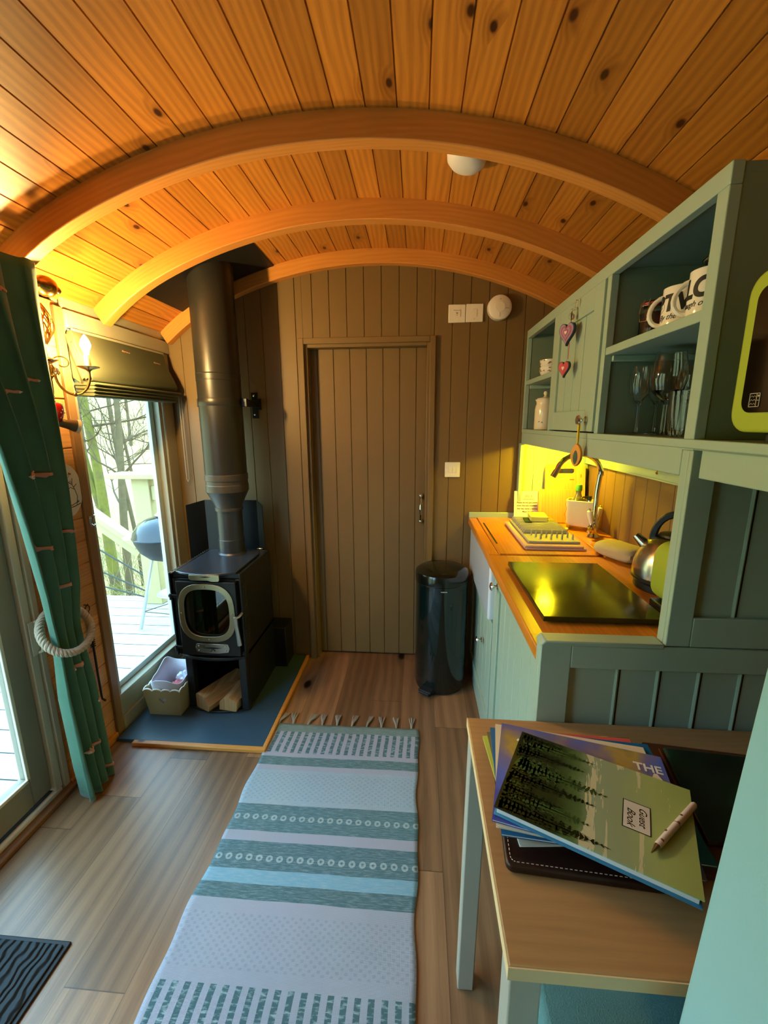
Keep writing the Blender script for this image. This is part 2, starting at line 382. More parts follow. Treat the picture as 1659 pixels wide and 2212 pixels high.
# ------------------------------------------------------------ panelled boards helper
def vboards(mb,a0,a1,z0,z1,pitch,face,plane,depth=.004,g=.003,thick=.02,start=0,m=None,top=None):
    """vertical tongue-and-groove boards; face in '-y','+x','-x': boards separated by V grooves"""
    k0=math.floor((a0-start)/pitch); a=start+k0*pitch
    while a<a1:
        l=max(a+g/2,a0); r=min(a+pitch-g/2,a1)
        if r-l>.004:
            ls,rs=l,r
            for (p,q,d) in ((ls,rs,0),):
                if face=='-y': mb.box(p,q,plane,plane+thick,z0,z1 if not top else top((p+q)/2),m)
                elif face=='-x': mb.box(plane,plane+thick,p,q,z0,z1,m)
                else: mb.box(plane-thick,plane,p,q,z0,z1,m)
        a+=pitch
    if face=='-y': mb.box(a0,a1,plane+depth,plane+thick-.001,z0+.001,(z1 if not top else z1-.0)-.001,m)
    elif face=='-x': mb.box(plane+depth,plane+thick-.001,a0,a1,z0+.001,z1-.001,m)
    else: mb.box(plane-thick+.001,plane-depth,a0,a1,z0+.001,z1-.001,m)
# end wall with door opening X -.61..-.01 (opening), z<1.865
DX0,DX1,DZ=-.612,.062,1.832
mb=MB()
vboards(mb,XL-.03,DX0-.0,0,2.36,.091,'-y',YE,start=-.012)
vboards(mb,DX1,XR+.03,0,2.36,.091,'-y',YE,start=-.012)
vboards(mb,DX0,DX1,DZ,2.36,.091,'-y',YE,start=-.012)
struct(mb.build('wall_end',m_taupe,bevel=.0012,bseg=1))
# door casing, reveal, recessed door leaf with handle
d1=MB()
cw=.026
d1.box(DX0-cw,DX0+.004,YE-.018,YE+.0,0,DZ+cw); d1.box(DX1-.004,DX1+cw,YE-.018,YE,0,DZ+cw); d1.box(DX0+.004,DX1-.004,YE-.018,YE,DZ-.004,DZ+cw)
d1.box(DX0,DX0+.02,YE,YE+.09,0,DZ); d1.box(DX1-.02,DX1,YE,YE+.09,0,DZ); d1.box(DX0+.02,DX1-.02,YE,YE+.09,DZ-.02,DZ)
d1=d1.build('door_1',m_taupe,bevel=.003); struct(d1)
lf=MB(); vboards(lf,DX0+.02,DX1-.02,.012,DZ-.02,.0905,'-y',YE+.062,start=-.012,thick=.03); lf.build('door_leaf',m_taupe,d1,bevel=.0012,bseg=1)
hn=MB(); hy=YE+.062
hn.tube([(.021,hy-.002,.868),(.021,hy-.018,.872),(.021,hy-.030,.900),(.021,hy-.034,.937),(.021,hy-.030,.974),(.021,hy-.018,1.002),(.021,hy-.002,1.006)],[.008,.007,.006,.0085,.006,.007,.008],10)
for z in (.862,1.012): hn.sphere((.021,hy-.006,z),.013,rz=.013)
hn.build('door_handle',m_chrome,d1)
# beyond the door: back-fill so light does not leak
mb=MB(); mb.box(XL-.1,XR+.1,YE+.1,YE+.14,-.1,2.4); struct(mb.build('wall_end.001',m_darkin))
# right wall, back wall
mb=MB(); vboards(mb,YB,YE,0,2.02,.091,'-x',XR,thick=.03); struct(mb.build('wall_right',m_taupe2,bevel=.0012,bseg=1))
mb=MB(); mb.box(XL-.05,XR+.05,YB-.05,YB,0,2.4); struct(mb.build('wall_back',m_sagein))
# floor
mb=MB(); mb.box(XL-.05,XR+.03,YB-.05,YE+.12,-.05,0); struct(mb.build('floor',m_floor,grain='y',smooth=0))
# ------------------------------------------------------------ left wall
mb=MB(); z=0; k=0
while z<1.88:
    z1=min(z+.0935,1.88); mb.box(XL-.03,XL,1.335,1.628,z,z1-.003); z+=.095
mb.box(XL-.031,XL-.005,1.335,1.628,0,1.88)
struct(mb.build('wall_left',m_pinew,grain='y',bevel=.0025))
mb=MB(); mb.box(XL-.06,XL-.032,1.27,1.69,-.1,2.0); mb.box(XL-.06,XL,YB,-.45,0,1.98); mb.box(XL-.06,XL-.002,-.45,1.335,1.86,1.98); mb.box(XL-.06,XL-.002,2.27,YE+.1,0,1.98); mb.box(XL-.06,XL-.004,1.62,2.3,1.83,1.98); mb.box(XL-.06,XL-.004,1.62,2.3,-.1,.17)
struct(mb.build('wall_left.001',m_frame))
mb=MB(); mb.box(XL,XL+.014,1.605,1.645,0,1.86); struct(mb.build('trim_6',plain('brown_trim',(150,112,72),.5,var=.15),bevel=.002))
mb=MB(); mb.box(XL,XL+.018,1.335,1.60,0,.03); struct(mb.build('baseboard_left',m_beam,bevel=.003))
mb=MB(); mb.box(XL,XL+.016,1.646,YE-.002,.0,.075); mb.box(XL+.0,XL+.006,1.646,YE-.002,.075,.17); struct(mb.build('baseboard_left.001',m_frame,bevel=.003))
mb=MB(); mb.box(XL,XL+.022,1.646,YE-.001,1.79,1.855); mb.box(XL,XL+.012,1.646,YE-.001,1.855,1.90); struct(mb.build('trim_7',m_frame,bevel=.003))
# window 1
w=MB(); Y0,Y1,Z0,Z1=1.668,2.215,.185,1.84
w.box(XL-.055,XL+.004,Y0-.022,Y0,Z0-.02,Z1); w.box(XL-.055,XL+.004,Y1,Y1+.03,Z0-.02,Z1); w.box(XL-.055,XL+.004,Y0,Y1,Z1-.02,Z1+.01); w.box(XL-.055,XL+.012,Y0-.022,Y1+.03,Z0-.02,Z0)
w.box(XL+.004,XL+.012,Y1+.03,YE-.002,.17,1.79)
w1=w.build('window_1',m_frame,bevel=.002); struct(w1)
w=MB(); w.box(XL-.05,XL-.03,Y0,Y0+.012,Z0,Z1-.02); w.box(XL-.05,XL-.03,Y1-.035,Y1,Z0,Z1-.02); w.box(XL-.05,XL-.03,Y0,Y1,Z0,Z0+.03); w.build('sash',plain('pale_sash',(206,222,214),.3),w1,bevel=.002)
w=MB(); w.box(XL-.042,XL-.038,Y0+.012,Y1-.035,Z0+.03,Z1-.02); w.build('pane',m_pane,w1)
# door 2 : french door on the left wall
d=MB(); 
d.box(XL-.06,XL+.006,1.311,1.335,0,1.86); d.box(XL-.06,XL+.000,1.276,1.306,0.03,1.86); d.box(XL-.06,XL+.006,-.45,-.41,0,1.86); d.box(XL-.06,XL+.004,-.41,1.276,1.82,1.86)
d2=d.build('door_2',m_cream,bevel=.003); struct(d2)
d=MB(); d.box(XL-.06,XL+.002,-.41,1.30,0.0,.028); d.box(XL-.062,XL-.045,-.41,1.30,.028,.045); d.build('threshold',m_white,d2,bevel=.002)
d=MB(); d.box(XL-.036,XL-.018,-.41,1.30,.0281,.031); d.build('track_groove',m_ink,d2)
d=MB(); d.box(XL+.003,XL+.036,-.41,1.40,.0,.018); d.build('wooden_sill',wood('sill_oak',(150,98,58),(96,58,32),pitch=.2,var=.1,knot=0),d2,bevel=.003)
for (a,b) in ((.44,1.272),(-.41,.436)):
    d=MB(); s=.075
    d.box(XL-.052,XL-.012,a,a+s,.048,1.82); d.box(XL-.052,XL-.012,b-s,b,.048,1.82); d.box(XL-.052,XL-.012,a+s,b-s,.048,.16); d.box(XL-.052,XL-.012,a+s,b-s,1.74,1.82)
    lf=d.build('door_leaf',m_leaf,d2,bevel=.004)
    d=MB(); d.box(XL-.034,XL-.030,a+s,b-s,.16,1.74); d.build('pane',m_pane,lf)
    d=MB(); q=.01
    d.box(XL-.018,XL-.008,a+s-.002,a+s+q,.152,1.748); d.box(XL-.018,XL-.008,b-s-q,b-s+.002,.152,1.748); d.box(XL-.018,XL-.008,a+s,b-s,.152,.165); d.build('glazing_bead',m_cream,lf,bevel=.002)
d=MB(); d.box(XL+.0065,XL+.010,1.280,1.318,.60,.73); d.tube([(XL+.01,1.305,.725),(XL+.028,1.306,.722),(XL+.030,1.314,.69),(XL+.028,1.309,.64),(XL+.024,1.304,.612),(XL+.010,1.304,.606)],.0065,8); d.build('door_handle',m_cream,d2,bevel=.002)
# ------------------------------------------------------------ hearth, stove, flue
h=thing('hearth','dark slate hearth slab with wooden edging under the stove','hearth',(-.97,1.95,0))
mb=MB(); mb.box(-1.355,-.672,1.575,YE-.001,0,.016); mb.build('slate_slab',m_slate,h,bevel=.0015)
mb=MB(); mb.box(-1.27,-.654,1.552,1.575,0,.018); mb.box(-.672,-.654,1.575,YE-.001,0,.018); mb.build('wooden_edging',m_beam,h,bevel=.003,grain='x')
S=thing('wood_stove','black cast wood-burning stove with arched glass door and log shelf','stove',(-.99,1.99,.016))
x0,x1,y0,y1=-1.165,-.815,1.80,2.20; z0,z1=.31,.735
def arcf(xa,xb,y,bul,n=10): # front-bulging arc points
    return [(xa+(xb-xa)*i/n, y-bul*(1-(2*i/n-1)**2)) for i in range(n+1)]
mb=MB()
mb.box(x0+.03,x1-.0,y0+.03,y1,z0,z0+.02); mb.box(x0,x1,y1-.02,y1,z0,z1); mb.box(x0,x0+.008,y0,y1-.02,z0,z1); mb.box(x1-.008,x1,y0,y1-.02,z0,z1)
mb.box(x0+.008,x1-.008,y0+.02,y1-.02,z1-.03,z1-.004)
mb.box(x0+.008,x0+.022,y0+.012,y0+.05,z0,z1-.03); mb.box(x1-.036,x1-.008,y0+.012,y0+.05,z0,z1-.03)
mb.box(x0+.022,x1-.036,y0+.012,y0+.04,.655,z1-.03)
mb.prism(arcf(x0+.02,x1-.01,y0+.01,.03)+[(x1-.01,y0+.10),(x0+.02,y0+.10)],.296,.312)
mb.build('body',m_blackiron,S,bevel=.003)
mb=MB(); mb.prism(arcf(x0+.03,x1-.025,y0+.015,.04)+[(x1-.025,y1-.09)]+[(x1-.025-.02-(x1-x0-.075)*i/8,y1-.03-.0*i) for i in range(0,9)]+[(x0+.03,y1-.09)],z1-.004,z1+.006); mb.build('top_plate',m_stovetop,S,bevel=.002)
mb=MB(); mb.box(x0+.012,x0+.02,y0+.0,y1-.02,z1-.004,z1+.002)
for i in range(18): mb.box(x0+.002,x0+.010,y0+.01+i*.021,y0+.020+i*.021,z1-.001,z1+.001)
mb.build('perforated_rim',m_steel,S)
# side louvres
mb=MB(); mb.box(x1-.0005,x1+.001,y0+.012,y0+.055,z0+.04,z1-.02); mb.build('louvre_strip',plain('louvre_strip',(44,46,48),.5),S)
mb=MB()
for i in range(26): zz=z0+.055+i*.0135; mb.prism([(y0+.018,zz),(y0+.046,zz+.004),(y0+.046,zz+.008),(y0+.018,zz+.004)],x1+.0005,x1+.003,axis='x')
mb.build('louvre_slots',m_ink,S)
# legs and log store
for lx in (x0+.035,x1-.045):
    mb=MB(); mb.box(lx,lx+.036,y0+.005,y0+.04,.022,.30); mb.build('leg',m_blackiron,S,bevel=.003)
mb=MB(); mb.box(x0+.035,x0+.041,y0+.04,y1-.0,.022,.30); mb.box(x1-.015,x1-.009,y0+.04,y1,.022,.31); mb.box(x0+.041,x1-.015,y1-.01,y1-.004,.022,.30); mb.build('log_store_sides',m_blackiron,S)
mb=MB(); mb.prism(arcf(x0+.035,x1-.006,y0+.01,.035)+[(x1-.006,y1),(x0+.035,y1)],.016,.024); mb.build('base_plate',m_blackiron,S,bevel=.002)
# firebox interior
mb=MB(); mb.box(x0+.03,x1-.03,y1-.05,y1-.03,z0+.02,z1-.03); mb.box(x0+.02,x0+.03,y0+.06,y1-.03,z0+.02,z1-.03); mb.box(x1-.04,x1-.03,y0+.06,y1-.03,z0+.02,z1-.03); mb.box(x0+.03,x1-.04,y0+.05,y1-.05,z0+.06,z0+.08); mb.build('firebricks',m_brick,S)
mb=MB()
for i,(a,b) in enumerate(((-1.08,-.90),(-1.06,-.92))): mb.tube([(a,1.98+i*.06,z0+.10+.02*i),(b,2.0+.03*i,z0+.11)],.018,8)
mb.build('charred_log',plain('charred_wood',(54,36,24),.9,bumps=.6,bscale=60,var=.5),S)
# door
dx0,dx1,dz0,dz1=-1.124,-.836,.325,.70; dy=y0-.004
cx,cz=(-1.121-.844)/2+.0,.545
def sup(rx,rz,n=40,e=3.0,cxx=cx,czz=cz):
    P=[]
    for i in range(n):
        a=2*PI*i/n; c,s_=math.cos(a),math.sin(a)
        P.append((cxx+rx*math.copysign(abs(c)**(2/e),c),czz+rz*math.copysign(abs(s_)**(2/e),s_)))
    return P
def ringmesh(mb,outer,inner,ya,yb,m=None):
    n=len(outer); vs=[(p[0],ya,p[1]) for p in outer]+[(p[0],ya,p[1]) for p in inner]+[(p[0],yb,p[1]) for p in outer]+[(p[0],yb,p[1]) for p in inner]; fs=[]
    for i in range(n):
        j=(i+1)%n; fs+=[(i,j,n+j,n+i),(2*n+i,3*n+i,3*n+j,2*n+j),(i,2*n+i,2*n+j,j),(n+i,n+j,3*n+j,3*n+i)]
    mb.add(vs,fs,m)
def boxray(x_0,x_1,z_0,z_1,n=40,cxx=cx,czz=cz):
    P=[]
    for i in range(n):
        a=2*PI*i/n; c,s_=math.cos(a),math.sin(a)
        tx=((x_1-cxx)/c if c>1e-9 else ((x_0-cxx)/c if c<-1e-9 else 1e9)); tz=((z_1-czz)/s_ if s_>1e-9 else ((z_0-czz)/s_ if s_<-1e-9 else 1e9)); t=min(tx,tz); P.append([cxx+c*t,czz+s_*t])
    for (a_,b_) in ((x_0,z_0),(x_1,z_0),(x_0,z_1),(x_1,z_1)):
        k=min(range(n),key=lambda q:(P[q][0]-a_)**2+(P[q][1]-b_)**2); P[k]=[a_,b_]
    return P
mb=MB(); ringmesh(mb,boxray(dx0,dx1,dz0,dz1),sup(.112,.122),dy-.012,dy+.012); sd=mb.build('door',m_blackiron,S,bevel=.0015)
mb=MB(); ringmesh(mb,sup(.136,.146),sup(.110,.120),dy-.018,dy-.012); 
for (a,b) in ((0,.133),(0,-.133),(.123,0),(-.123,0)): mb.sphere((cx+a,dy-.019,cz+b),.004,seg=8)
mb.build('steel_trim',m_ringst,sd,bevel=.0015)
mb=MB(); P=sup(.113,.123); mb.prism(P,dy-.004,dy-.001,axis='y'); mb.build('pane',m_sglass,sd)
mb=MB(); hx=-.824; mb.tube([(hx+.006,dy-.002,.545),(hx+.004,dy-.03,.54),(hx-.006,dy-.045,.538)],.006,8); mb.at(hx-.008,dy-.046,.0); mb.tube([(0,0,.545),(.003,-.002,.50),(.008,-.002,.455),(.012,0,.405)],[.008,.0075,.0085,.0105],10,m=0); mb.at(0,0,0); mb.build('door_handle',m_alu,sd)
for zz in (.625,.36):
    mb=MB(); mb.box(x0-.002,x0+.06,dy-.010,dy+.002,zz-.006,zz+.006); mb.tube([(x0+.012,dy-.014,zz-.016),(x0+.012,dy-.014,zz+.014)],.006,10); mb.build('hinge',m_blackiron,sd,bevel=.001)
mb=MB(); vc=(cx+.012,.366); P=[(vc[0]-.078,.388),(vc[0]+.078,.388),(vc[0]+.084,.366),(vc[0]+.078,.346),(vc[0]+.03,.339),(vc[0]-.03,.339),(vc[0]-.078,.346),(vc[0]-.084,.366)]
mb.prism(P,dy-.017,dy-.012,axis='y'); 
for a in (-.066,.066):
    for b in (.377,.354): mb.sphere((vc[0]+a,dy-.018,b),.0045,seg=8)
av=mb.build('air_vent_plate',m_steel,sd,bevel=.001)
mb=MB(); mb.prism([(vc[0]-.045,.367),(vc[0],.372),(vc[0]+.045,.367),(vc[0],.3625)],dy-.0185,dy-.0172,axis='y'); mb.prism([(vc[0]-.002,.362),(vc[0]-.012,.348),(vc[0]-.007,.348),(vc[0]+.003,.362)],dy-.0185,dy-.0172,axis='y'); mb.prism([(vc[0]+.006,.362),(vc[0]+.014,.352),(vc[0]+.010,.352),(vc[0]+.003,.362)],dy-.0185,dy-.0172,axis='y'); mb.build('cut_out_emblem',m_ink,av)
mb=MB(); mb.prism([(-1.05,.738),(-.905,.738),(-.905,.712),(-.912,.706),(-.945,.706),(-.96,.711),(-1.04,.711),(-1.05,.718)],y0-.026,y0-.018,axis='y'); pl=mb.build('name_plate',m_ringst,S,bevel=.001)
mb=MB(); mb.prism([(-1.0,.728),(-.97,.732),(-.945,.728),(-.97,.7255)],y0-.0272,y0-.0262,axis='y'); mb.build('emblem',m_ink,pl)
# heat shield behind pipe
T=thing('heat_shield','folded black steel heat shield standing behind the stove pipe','heat shield',(-1.0,2.25,.016))
mb=MB(); sx0,sx1,sy=-1.262,-.836,2.262
pl=[(sx0,sy-.085),(sx0+.065,sy),(sx1-.06,sy),(sx1,sy-.075)]
for i in range(3):
    (a,b),(c,d_)=pl[i],pl[i+1]; zt=[(.985,1.0),(1.0,1.0),(1.0,.985)][i]
    mb.add([(a,b,.016),(c,d_,.016),(c,d_,zt[1]),(a,b,zt[0]),(a,b+.006,.016),(c,d_+.006,.016),(c,d_+.006,zt[1]),(a,b+.006,zt[0])],[(0,1,2,3),(5,4,7,6),(3,2,6,7),(0,4,5,1),(0,3,7,4),(1,5,6,2)])
mb.build('folded_panel',m_blackiron,T,smooth=20)
mb=MB(); mb.box(sx1-.045,sx1-.012,sy-.08,sy-.055,.737,.745); mb.build('bracket',m_steel,T,bevel=.002)
# flue
F=thing('stove_flue','tall black metal flue pipe rising from stove to ceiling','flue pipe',(-.99,2.12,.735))
fx,fy=-.99,2.12
mb=MB().at(fx,fy,0); mb.lathe([(.073,.738),(.073,.742),(.066,.75),(.066,.82),(.064,.822),(.064,1.0)],40); mb.build('inner_pipe',plain('grey_flue_pipe',(62,64,68),.33,metal=.3),F)
mb=MB().at(fx,fy,0); mb.lathe([(.070,.975),(.070,.990),(.066,.992)],40); mb.lathe([(.066,.985),(.068,1.0),(.104,1.075),(.107,1.078),(.107,1.112),(.1045,1.115),(.1045,1.135),(.1075,1.137),(.1075,1.165),(.104,1.168)],48); mb.build('reducer',plain('flue_reducer',(70,66,60),.36),F)
mb=MB().at(fx,fy,0); zc=ceil_z(fx)+.05
mb.lathe([(.104,1.165),(.104,1.625),(.1065,1.627),(.1065,1.630),(.105,1.632),(.105,1.655),(.1065,1.657),(.104,1.66),(.104,zc)],64); mb.lathe([(.1052,1.505),(.1066,1.507),(.1066,1.540),(.1052,1.542)],64); mb.build('insulated_pipe',m_flue,F)
mb=MB(); zz=1.523
mb.box(fx-.125,fx-.09,fy+.0,fy+.02,zz-.02,zz+.02); mb.build('clamp_lug',m_blackiron,F,bevel=.002); mb=MB()
mb.box(fx+.09,fx+.135,fy+.0,fy+.02,zz-.02,zz+.02)
mb.box(fx+.112,fx+.118,fy+.01,YE-.004,zz-.018,zz+.018); mb.box(fx+.075,fx+.112,YE-.006,YE-.0005,zz-.075,zz+.062); mb.box(fx+.112,fx+.130,YE-.006,YE-.0005,zz-.03,zz+.03)
mb.build('wall_bracket',m_blackiron,F,bevel=.002)
for b in (zz-.055,zz+.045): mb=MB(); mb.sphere((fx+.093,YE-.008,b),.007,seg=8); mb.build('bracket_screw',m_steel,F)
# ceiling collar plate following the curved roof, between the two beams
mb=MB(); N=12; xa,xb=-1.235,-.735; vs=[];fs=[]
for i in range(N+1):
    x=xa+(xb-xa)*i/N; z=ceil_z(x)-.001
    vs+=[(x,1.872,z-.004),(x,2.293,z-.004),(x,2.293,z),(x,1.872,z)]
for i in range(N):
    b=4*i; fs+=[(b,b+1,b+5,b+4),(b+3,b+7,b+6,b+2),(b,b+4,b+7,b+3),(b+1,b+2,b+6,b+5)]
fs+=[(0,3,2,1),(4*N,4*N+1,4*N+2,4*N+3)]
mb.add(vs,fs); tag(mb.build('ceiling_plate',plain('matt_black_plate',(16,15,14),.6),bevel=0,smooth=30),'matt black square ceiling plate around the flue pipe','plate')
# black box behind stove on the right
mb=MB(); mb.box(-.905,-.752,2.20,2.335,.016,.262); b=mb.build('storage_box',m_blackiron,bevel=.004); tag(b,'low black metal box on hearth behind the stove','box')
# logs
def logm(name,a,b,sec,lab,grp='split logs in the log store'):
    a=Vector(a);b=Vector(b); dirv=(b-a); L=dirv.length; M=frame(a,dirv.cross(Vector((0,0,1))),Vector((0,0,1)))  # local z ~ -dir
    xax=dirv.normalized().cross(Vector((0,0,1))).normalized(); M=Matrix((xax,Vector((0,0,1)),-dirv.normalized())).transposed().to_4x4(); M.translation=a
    mb=MB(); n=len(sec); NN=10; vs=[];fs=[]
    for j in range(NN+1):
        for i,(p,q) in enumerate(sec):
            w=.0025*noise.noise(Vector((p*60,q*60,j*1.3)))
            vs.append(M@Vector((p*(1+w*8)+w,q+abs(w)*.8,-L*j/NN)))
    for j in range(NN):
        for i in range(n): i2=(i+1)%n; fs.append((j*n+i,j*n+i2,(j+1)*n+i2,(j+1)*n+i))
    fs+=[tuple(range(n))[::-1],tuple(NN*n+i for i in range(n))]
    mb.add(vs,fs); o=mb.build(name,[m_log],loc=tuple(a),smooth=25,grain='y'); tag(o,lab,'log',grp); return o
logm('firewood_log',(-1.062,1.79,.025),(-.955,2.02,.025),[(-.052,.0),(.05,.0),(.058,.03),(.03,.072),(-.03,.078),(-.056,.05)],'larger split log with smooth side in the stove shelf')
logm('firewood_log.001',(-.925,1.785,.025),(-.895,2.02,.025),[(-.046,.0),(.045,.0),(.052,.05),(.01,.072),(-.02,.066),(-.042,.045)],'smaller rough-ended split log at right in the stove shelf')
# ------------------------------------------------------------ crate with lining beside the stove
K=thing('storage_crate','small cream wooden crate with scalloped rim and heart cut-out beside stove','crate',(-1.225,1.845,.0))
cx0,cx1,cy0,cy1=-1.305,-1.145,1.745,1.93; zt=.163
def tap(x,z): k=1+.18*(z/.16); return cx0+(cx1-cx0)*.5+(x)*k
def side(p0,p1,out,scal=4,heart=False,name='side_panel'):
    # panel from p0 to p1 (bottom xy) leaning outwards
    p0=Vector((*p0,0.0165));p1=Vector((*p1,.0165)); L=(p1-p0).length; u=(p1-p0).normalized(); o=Vector((*out,0)); N=32
    mb=MB(); top=[];
    for i in range(N+1):
        s=i/N; zz=zt-.0165-.010*abs(math.sin(s*PI*scal))**.6*-1-.010; e=.014*zz/.15
        top.append((s*(L+2*e)-e,zz))
    poly=[(0,0),(L,0)]+[(a,b) for a,b in reversed(top)]
    def w(a,b,t): return p0+u*a+o*(b*.10+t)+Vector((0,0,b))
    if heart:
        n=32; hc=(L/2,.085); H=[]
        for i in range(n):
            t=2*PI*i/n; H.append((hc[0]+.0011*16*math.sin(t)**3, hc[1]+.0011*(13*math.cos(t)-5*math.cos(2*t)-2*math.cos(3*t)-math.cos(4*t))))
        bm=bmesh.new()
        def loop(P,t): 
            vv=[bm.verts.new(w(a,b,t)) for a,b in P]; return vv,[bm.edges.new((vv[i],vv[(i+1)%len(vv)])) for i in range(len(vv))]
        v1,e1=loop(poly,0);v2,e2=loop(H,0)
        bmesh.ops.triangle_fill(bm,use_beauty=True,edges=e1+e2)
        r=bmesh.ops.extrude_face_region(bm,geom=bm.faces[:]); bmesh.ops.translate(bm,verts=[g for g in r['geom'] if isinstance(g,bmesh.types.BMVert)],vec=-o*.006)
        bm.verts.index_update(); mb.add([v.co for v in bm.verts],[tuple(v.index for v in f.verts) for f in bm.faces]); bm.free()
    else:
        n=len(poly); mb.add([w(a,b,0) for a,b in poly]+[w(a,b,-.006) for a,b in poly],[tuple(range(n)),tuple(range(n,2*n))[::-1]]+[(i,(i+1)%n,n+(i+1)%n,n+i) for i in range(n)])
    mb.build(name,m_basket,K,smooth=20)
    mb=MB(); mb.tube([w(a,b,-.003) for a,b in top],.0036,6); mb.build('scalloped_rim',m_white,K)
side((cx0,cy0),(cx1,cy0),(0,-1),4,True,'front_panel'); side((cx1,cy1),(cx0,cy1),(0,1),4,False,'rear_panel'); side((cx1,cy0),(cx1,cy1),(1,0),5); side((cx0,cy1),(cx0,cy0),(-1,0),5)
mb=MB(); mb.box(cx0,cx1,cy0,cy1,.0165,.0225); mb.build('bottom',m_basket,K)
def blob(mb,c,rx,ry,rz,seed,amp=.3,seg=20,m=None):
    vs=[];fs=[]
    for j in range(seg//2+1):
        a=PI*j/(seg//2)
        for i in range(seg):
            b=2*PI*i/seg; d=Vector((math.sin(a)*math.cos(b),math.sin(a)*math.sin(b),-math.cos(a))); k=1+amp*noise.noise(d*2.2+Vector((seed,0,0)))
            vs.append((c[0]+d.x*rx*k,c[1]+d.y*ry*k,c[2]+d.z*rz*k))
    for j in range(seg//2):
        for i in range(seg): fs.append((j*seg+i,j*seg+(i+1)%seg,(j+1)*seg+(i+1)%seg,(j+1)*seg+i))
    mb.add(vs,fs,m)
# lining cloth standing in the crate
mb=MB(); N=40; vs=[];fs=[]
import itertools
ring=[]
for i in range(N):
    a=2*PI*i/N; c,s_=math.cos(a),math.sin(a); e=3.5
    ring.append((math.copysign(abs(c)**(2/e),c),math.copysign(abs(s_)**(2/e),s_),a))
for j in range(5):
    for (p,q,a) in ring:
        zz=.03+.04*j+(.030*max(0,q)**1 + .016*math.sin(a*3) if j==4 else 0); k=.90+.16*(zz/.16)-.02*math.sin(a*7)*j/4
        vs.append(((cx0+cx1)/2+p*.075*k,(cy0+cy1)/2+q*.088*k,zz))
for j in range(4):
    for i in range(N): fs.append((j*N+i,j*N+(i+1)%N,(j+1)*N+(i+1)%N,(j+1)*N+i))
mb.add(vs,fs); mb.build('cloth_lining',m_cloth,K,solid=.003)
mb=MB(); blob(mb,(-1.205,1.83,.095),.045,.055,.045,3,.5); tag(mb.build('folded_cloth',m_pink,loc=(-1.205,1.83,.06)),'dusty pink folded cloth lying inside the cream crate','cloth')
mb=MB(); blob(mb,(-1.20,1.885,.125),.035,.026,.04,8,.5); tag(mb.build('folded_cloth.001',m_cloth,loc=(-1.2,1.885,.08)),'white folded cloth behind the pink one in the crate','cloth')
mb=MB(); blob(mb,(-1.245,1.81,.07),.02,.03,.045,12,.6); tag(mb.build('leather_glove',m_leather,loc=(-1.245,1.81,.03)),'dark brown glove tucked in the cream crate','glove')
# ------------------------------------------------------------ pedal bin
B=thing('pedal_bin','tall round dark green pedal bin with black lid by the door','bin',(.135,2.145,0))
mb=MB().at(.135,2.145,0); mb.lathe([(.128,.0),(.132,.004),(.132,.018),(.137,.022),(.1385,.03),(.1385,.605),(.136,.608)],64); mb.build('body',m_binm,B)
mb=MB().at(.135,2.145,0); mb.lathe([(.136,.606),(.1405,.609),(.1405,.648),(.136,.660),(.118,.672),(.06,.679),(0,.680)],64); mb.build('lid',m_binlid,B)
mb=MB().at(.135,2.145,0,rz=-.52); mb.box(-.036,.036,-.178,-.125,.028,.040); mb.box(-.030,.030,-.185,-.170,.020,.034); mb.box(-.026,.026,-.165,-.125,.006,.028); mb.at(0,0,0); mb.build('foot_pedal',m_rubber,B,bevel=.004)
mb=MB(); text_mb(mb,'brabantia',.0085,frame((.139,2.145-.1390,.588),(1,.03,0),(0,0,1)),0); mb.build('maker_lettering',m_white,B,smooth=0)
# ------------------------------------------------------------ end wall fittings
def switch(x,z,w_,lab,kind):
    t=thing('light_switch',lab,'switch',(x,YE,z)); h_=w_
    mb=MB(); mb.box(x-w_/2,x+w_/2,YE-.010,YE-.0005,z-h_/2,z+h_/2); mb.build('cover_plate',m_white,t,bevel=.003)
    if kind=='single': R_=[(-.007,.012,-.018,.018)]
    elif kind=='double': R_=[(-.020,-.001,-.017,.017),(.001,.020,-.017,.017)]
    else: R_=[(-.018,.018,-.017,.017)]
    for (a,b,c,d_) in R_:
        mb=MB(); mb.box(x+a,x+b,YE-.0125,YE-.0102,z+c,z+d_); mb.build('rocker',m_ceram,t,bevel=.0015)
    if kind=='fan':
        mb=MB(); mb.prism([(x-.006,z+.004),(x+.006,z+.004),(x+.0,z-.006)],YE-.0134,YE-.0128,axis='y'); mb.box(x-.0015,x+.0015,YE-.0134,YE-.0128,z-.011,z-.007); mb.build('symbol',m_grey,t)
        mb=MB(); mb.box(x-.018,x+.018,YE-.0132,YE-.0126,z+.013,z+.0145); mb.build('rocker_line',m_grey,t)
    if kind=='single':
        mb=MB(); mb.box(x-.003,x+.001,YE-.0112,YE-.0102,z-.030,z-.027); mb.build('symbol',m_grey,t)
switch(.191,1.961,.086,'square white switch, left of the joined pair high on end wall','fan')
switch(.279,1.962,.086,'square white switch, right of the joined pair, nearer smoke alarm','single')
switch(.190,1.167,.082,'white double light switch at mid height right of the door','double')
A=thing('smoke_alarm','round white smoke alarm on end wall beside two switches','smoke alarm',(.401,YE,1.981))
mb=MB(); mb.M=frame((.401,YE-.0005,1.981),(1,0,0),(0,0,1)); mb.lathe([(.060,0),(.060,.016),(.057,.030),(.050,.035),(0,.037)],48); mb.build('body',m_white,A)
mb=MB(); mb.M=frame((.401,YE-.0375,1.981),(1,0,0),(0,0,1)); mb.lathe([(.023,0),(.023,.0016),(0,.002)],32); mb.build('test_button',m_ceram,A)
mb=MB(); mb.M=frame((.401,YE-.0005,1.981),(1,0,0),(0,0,1))
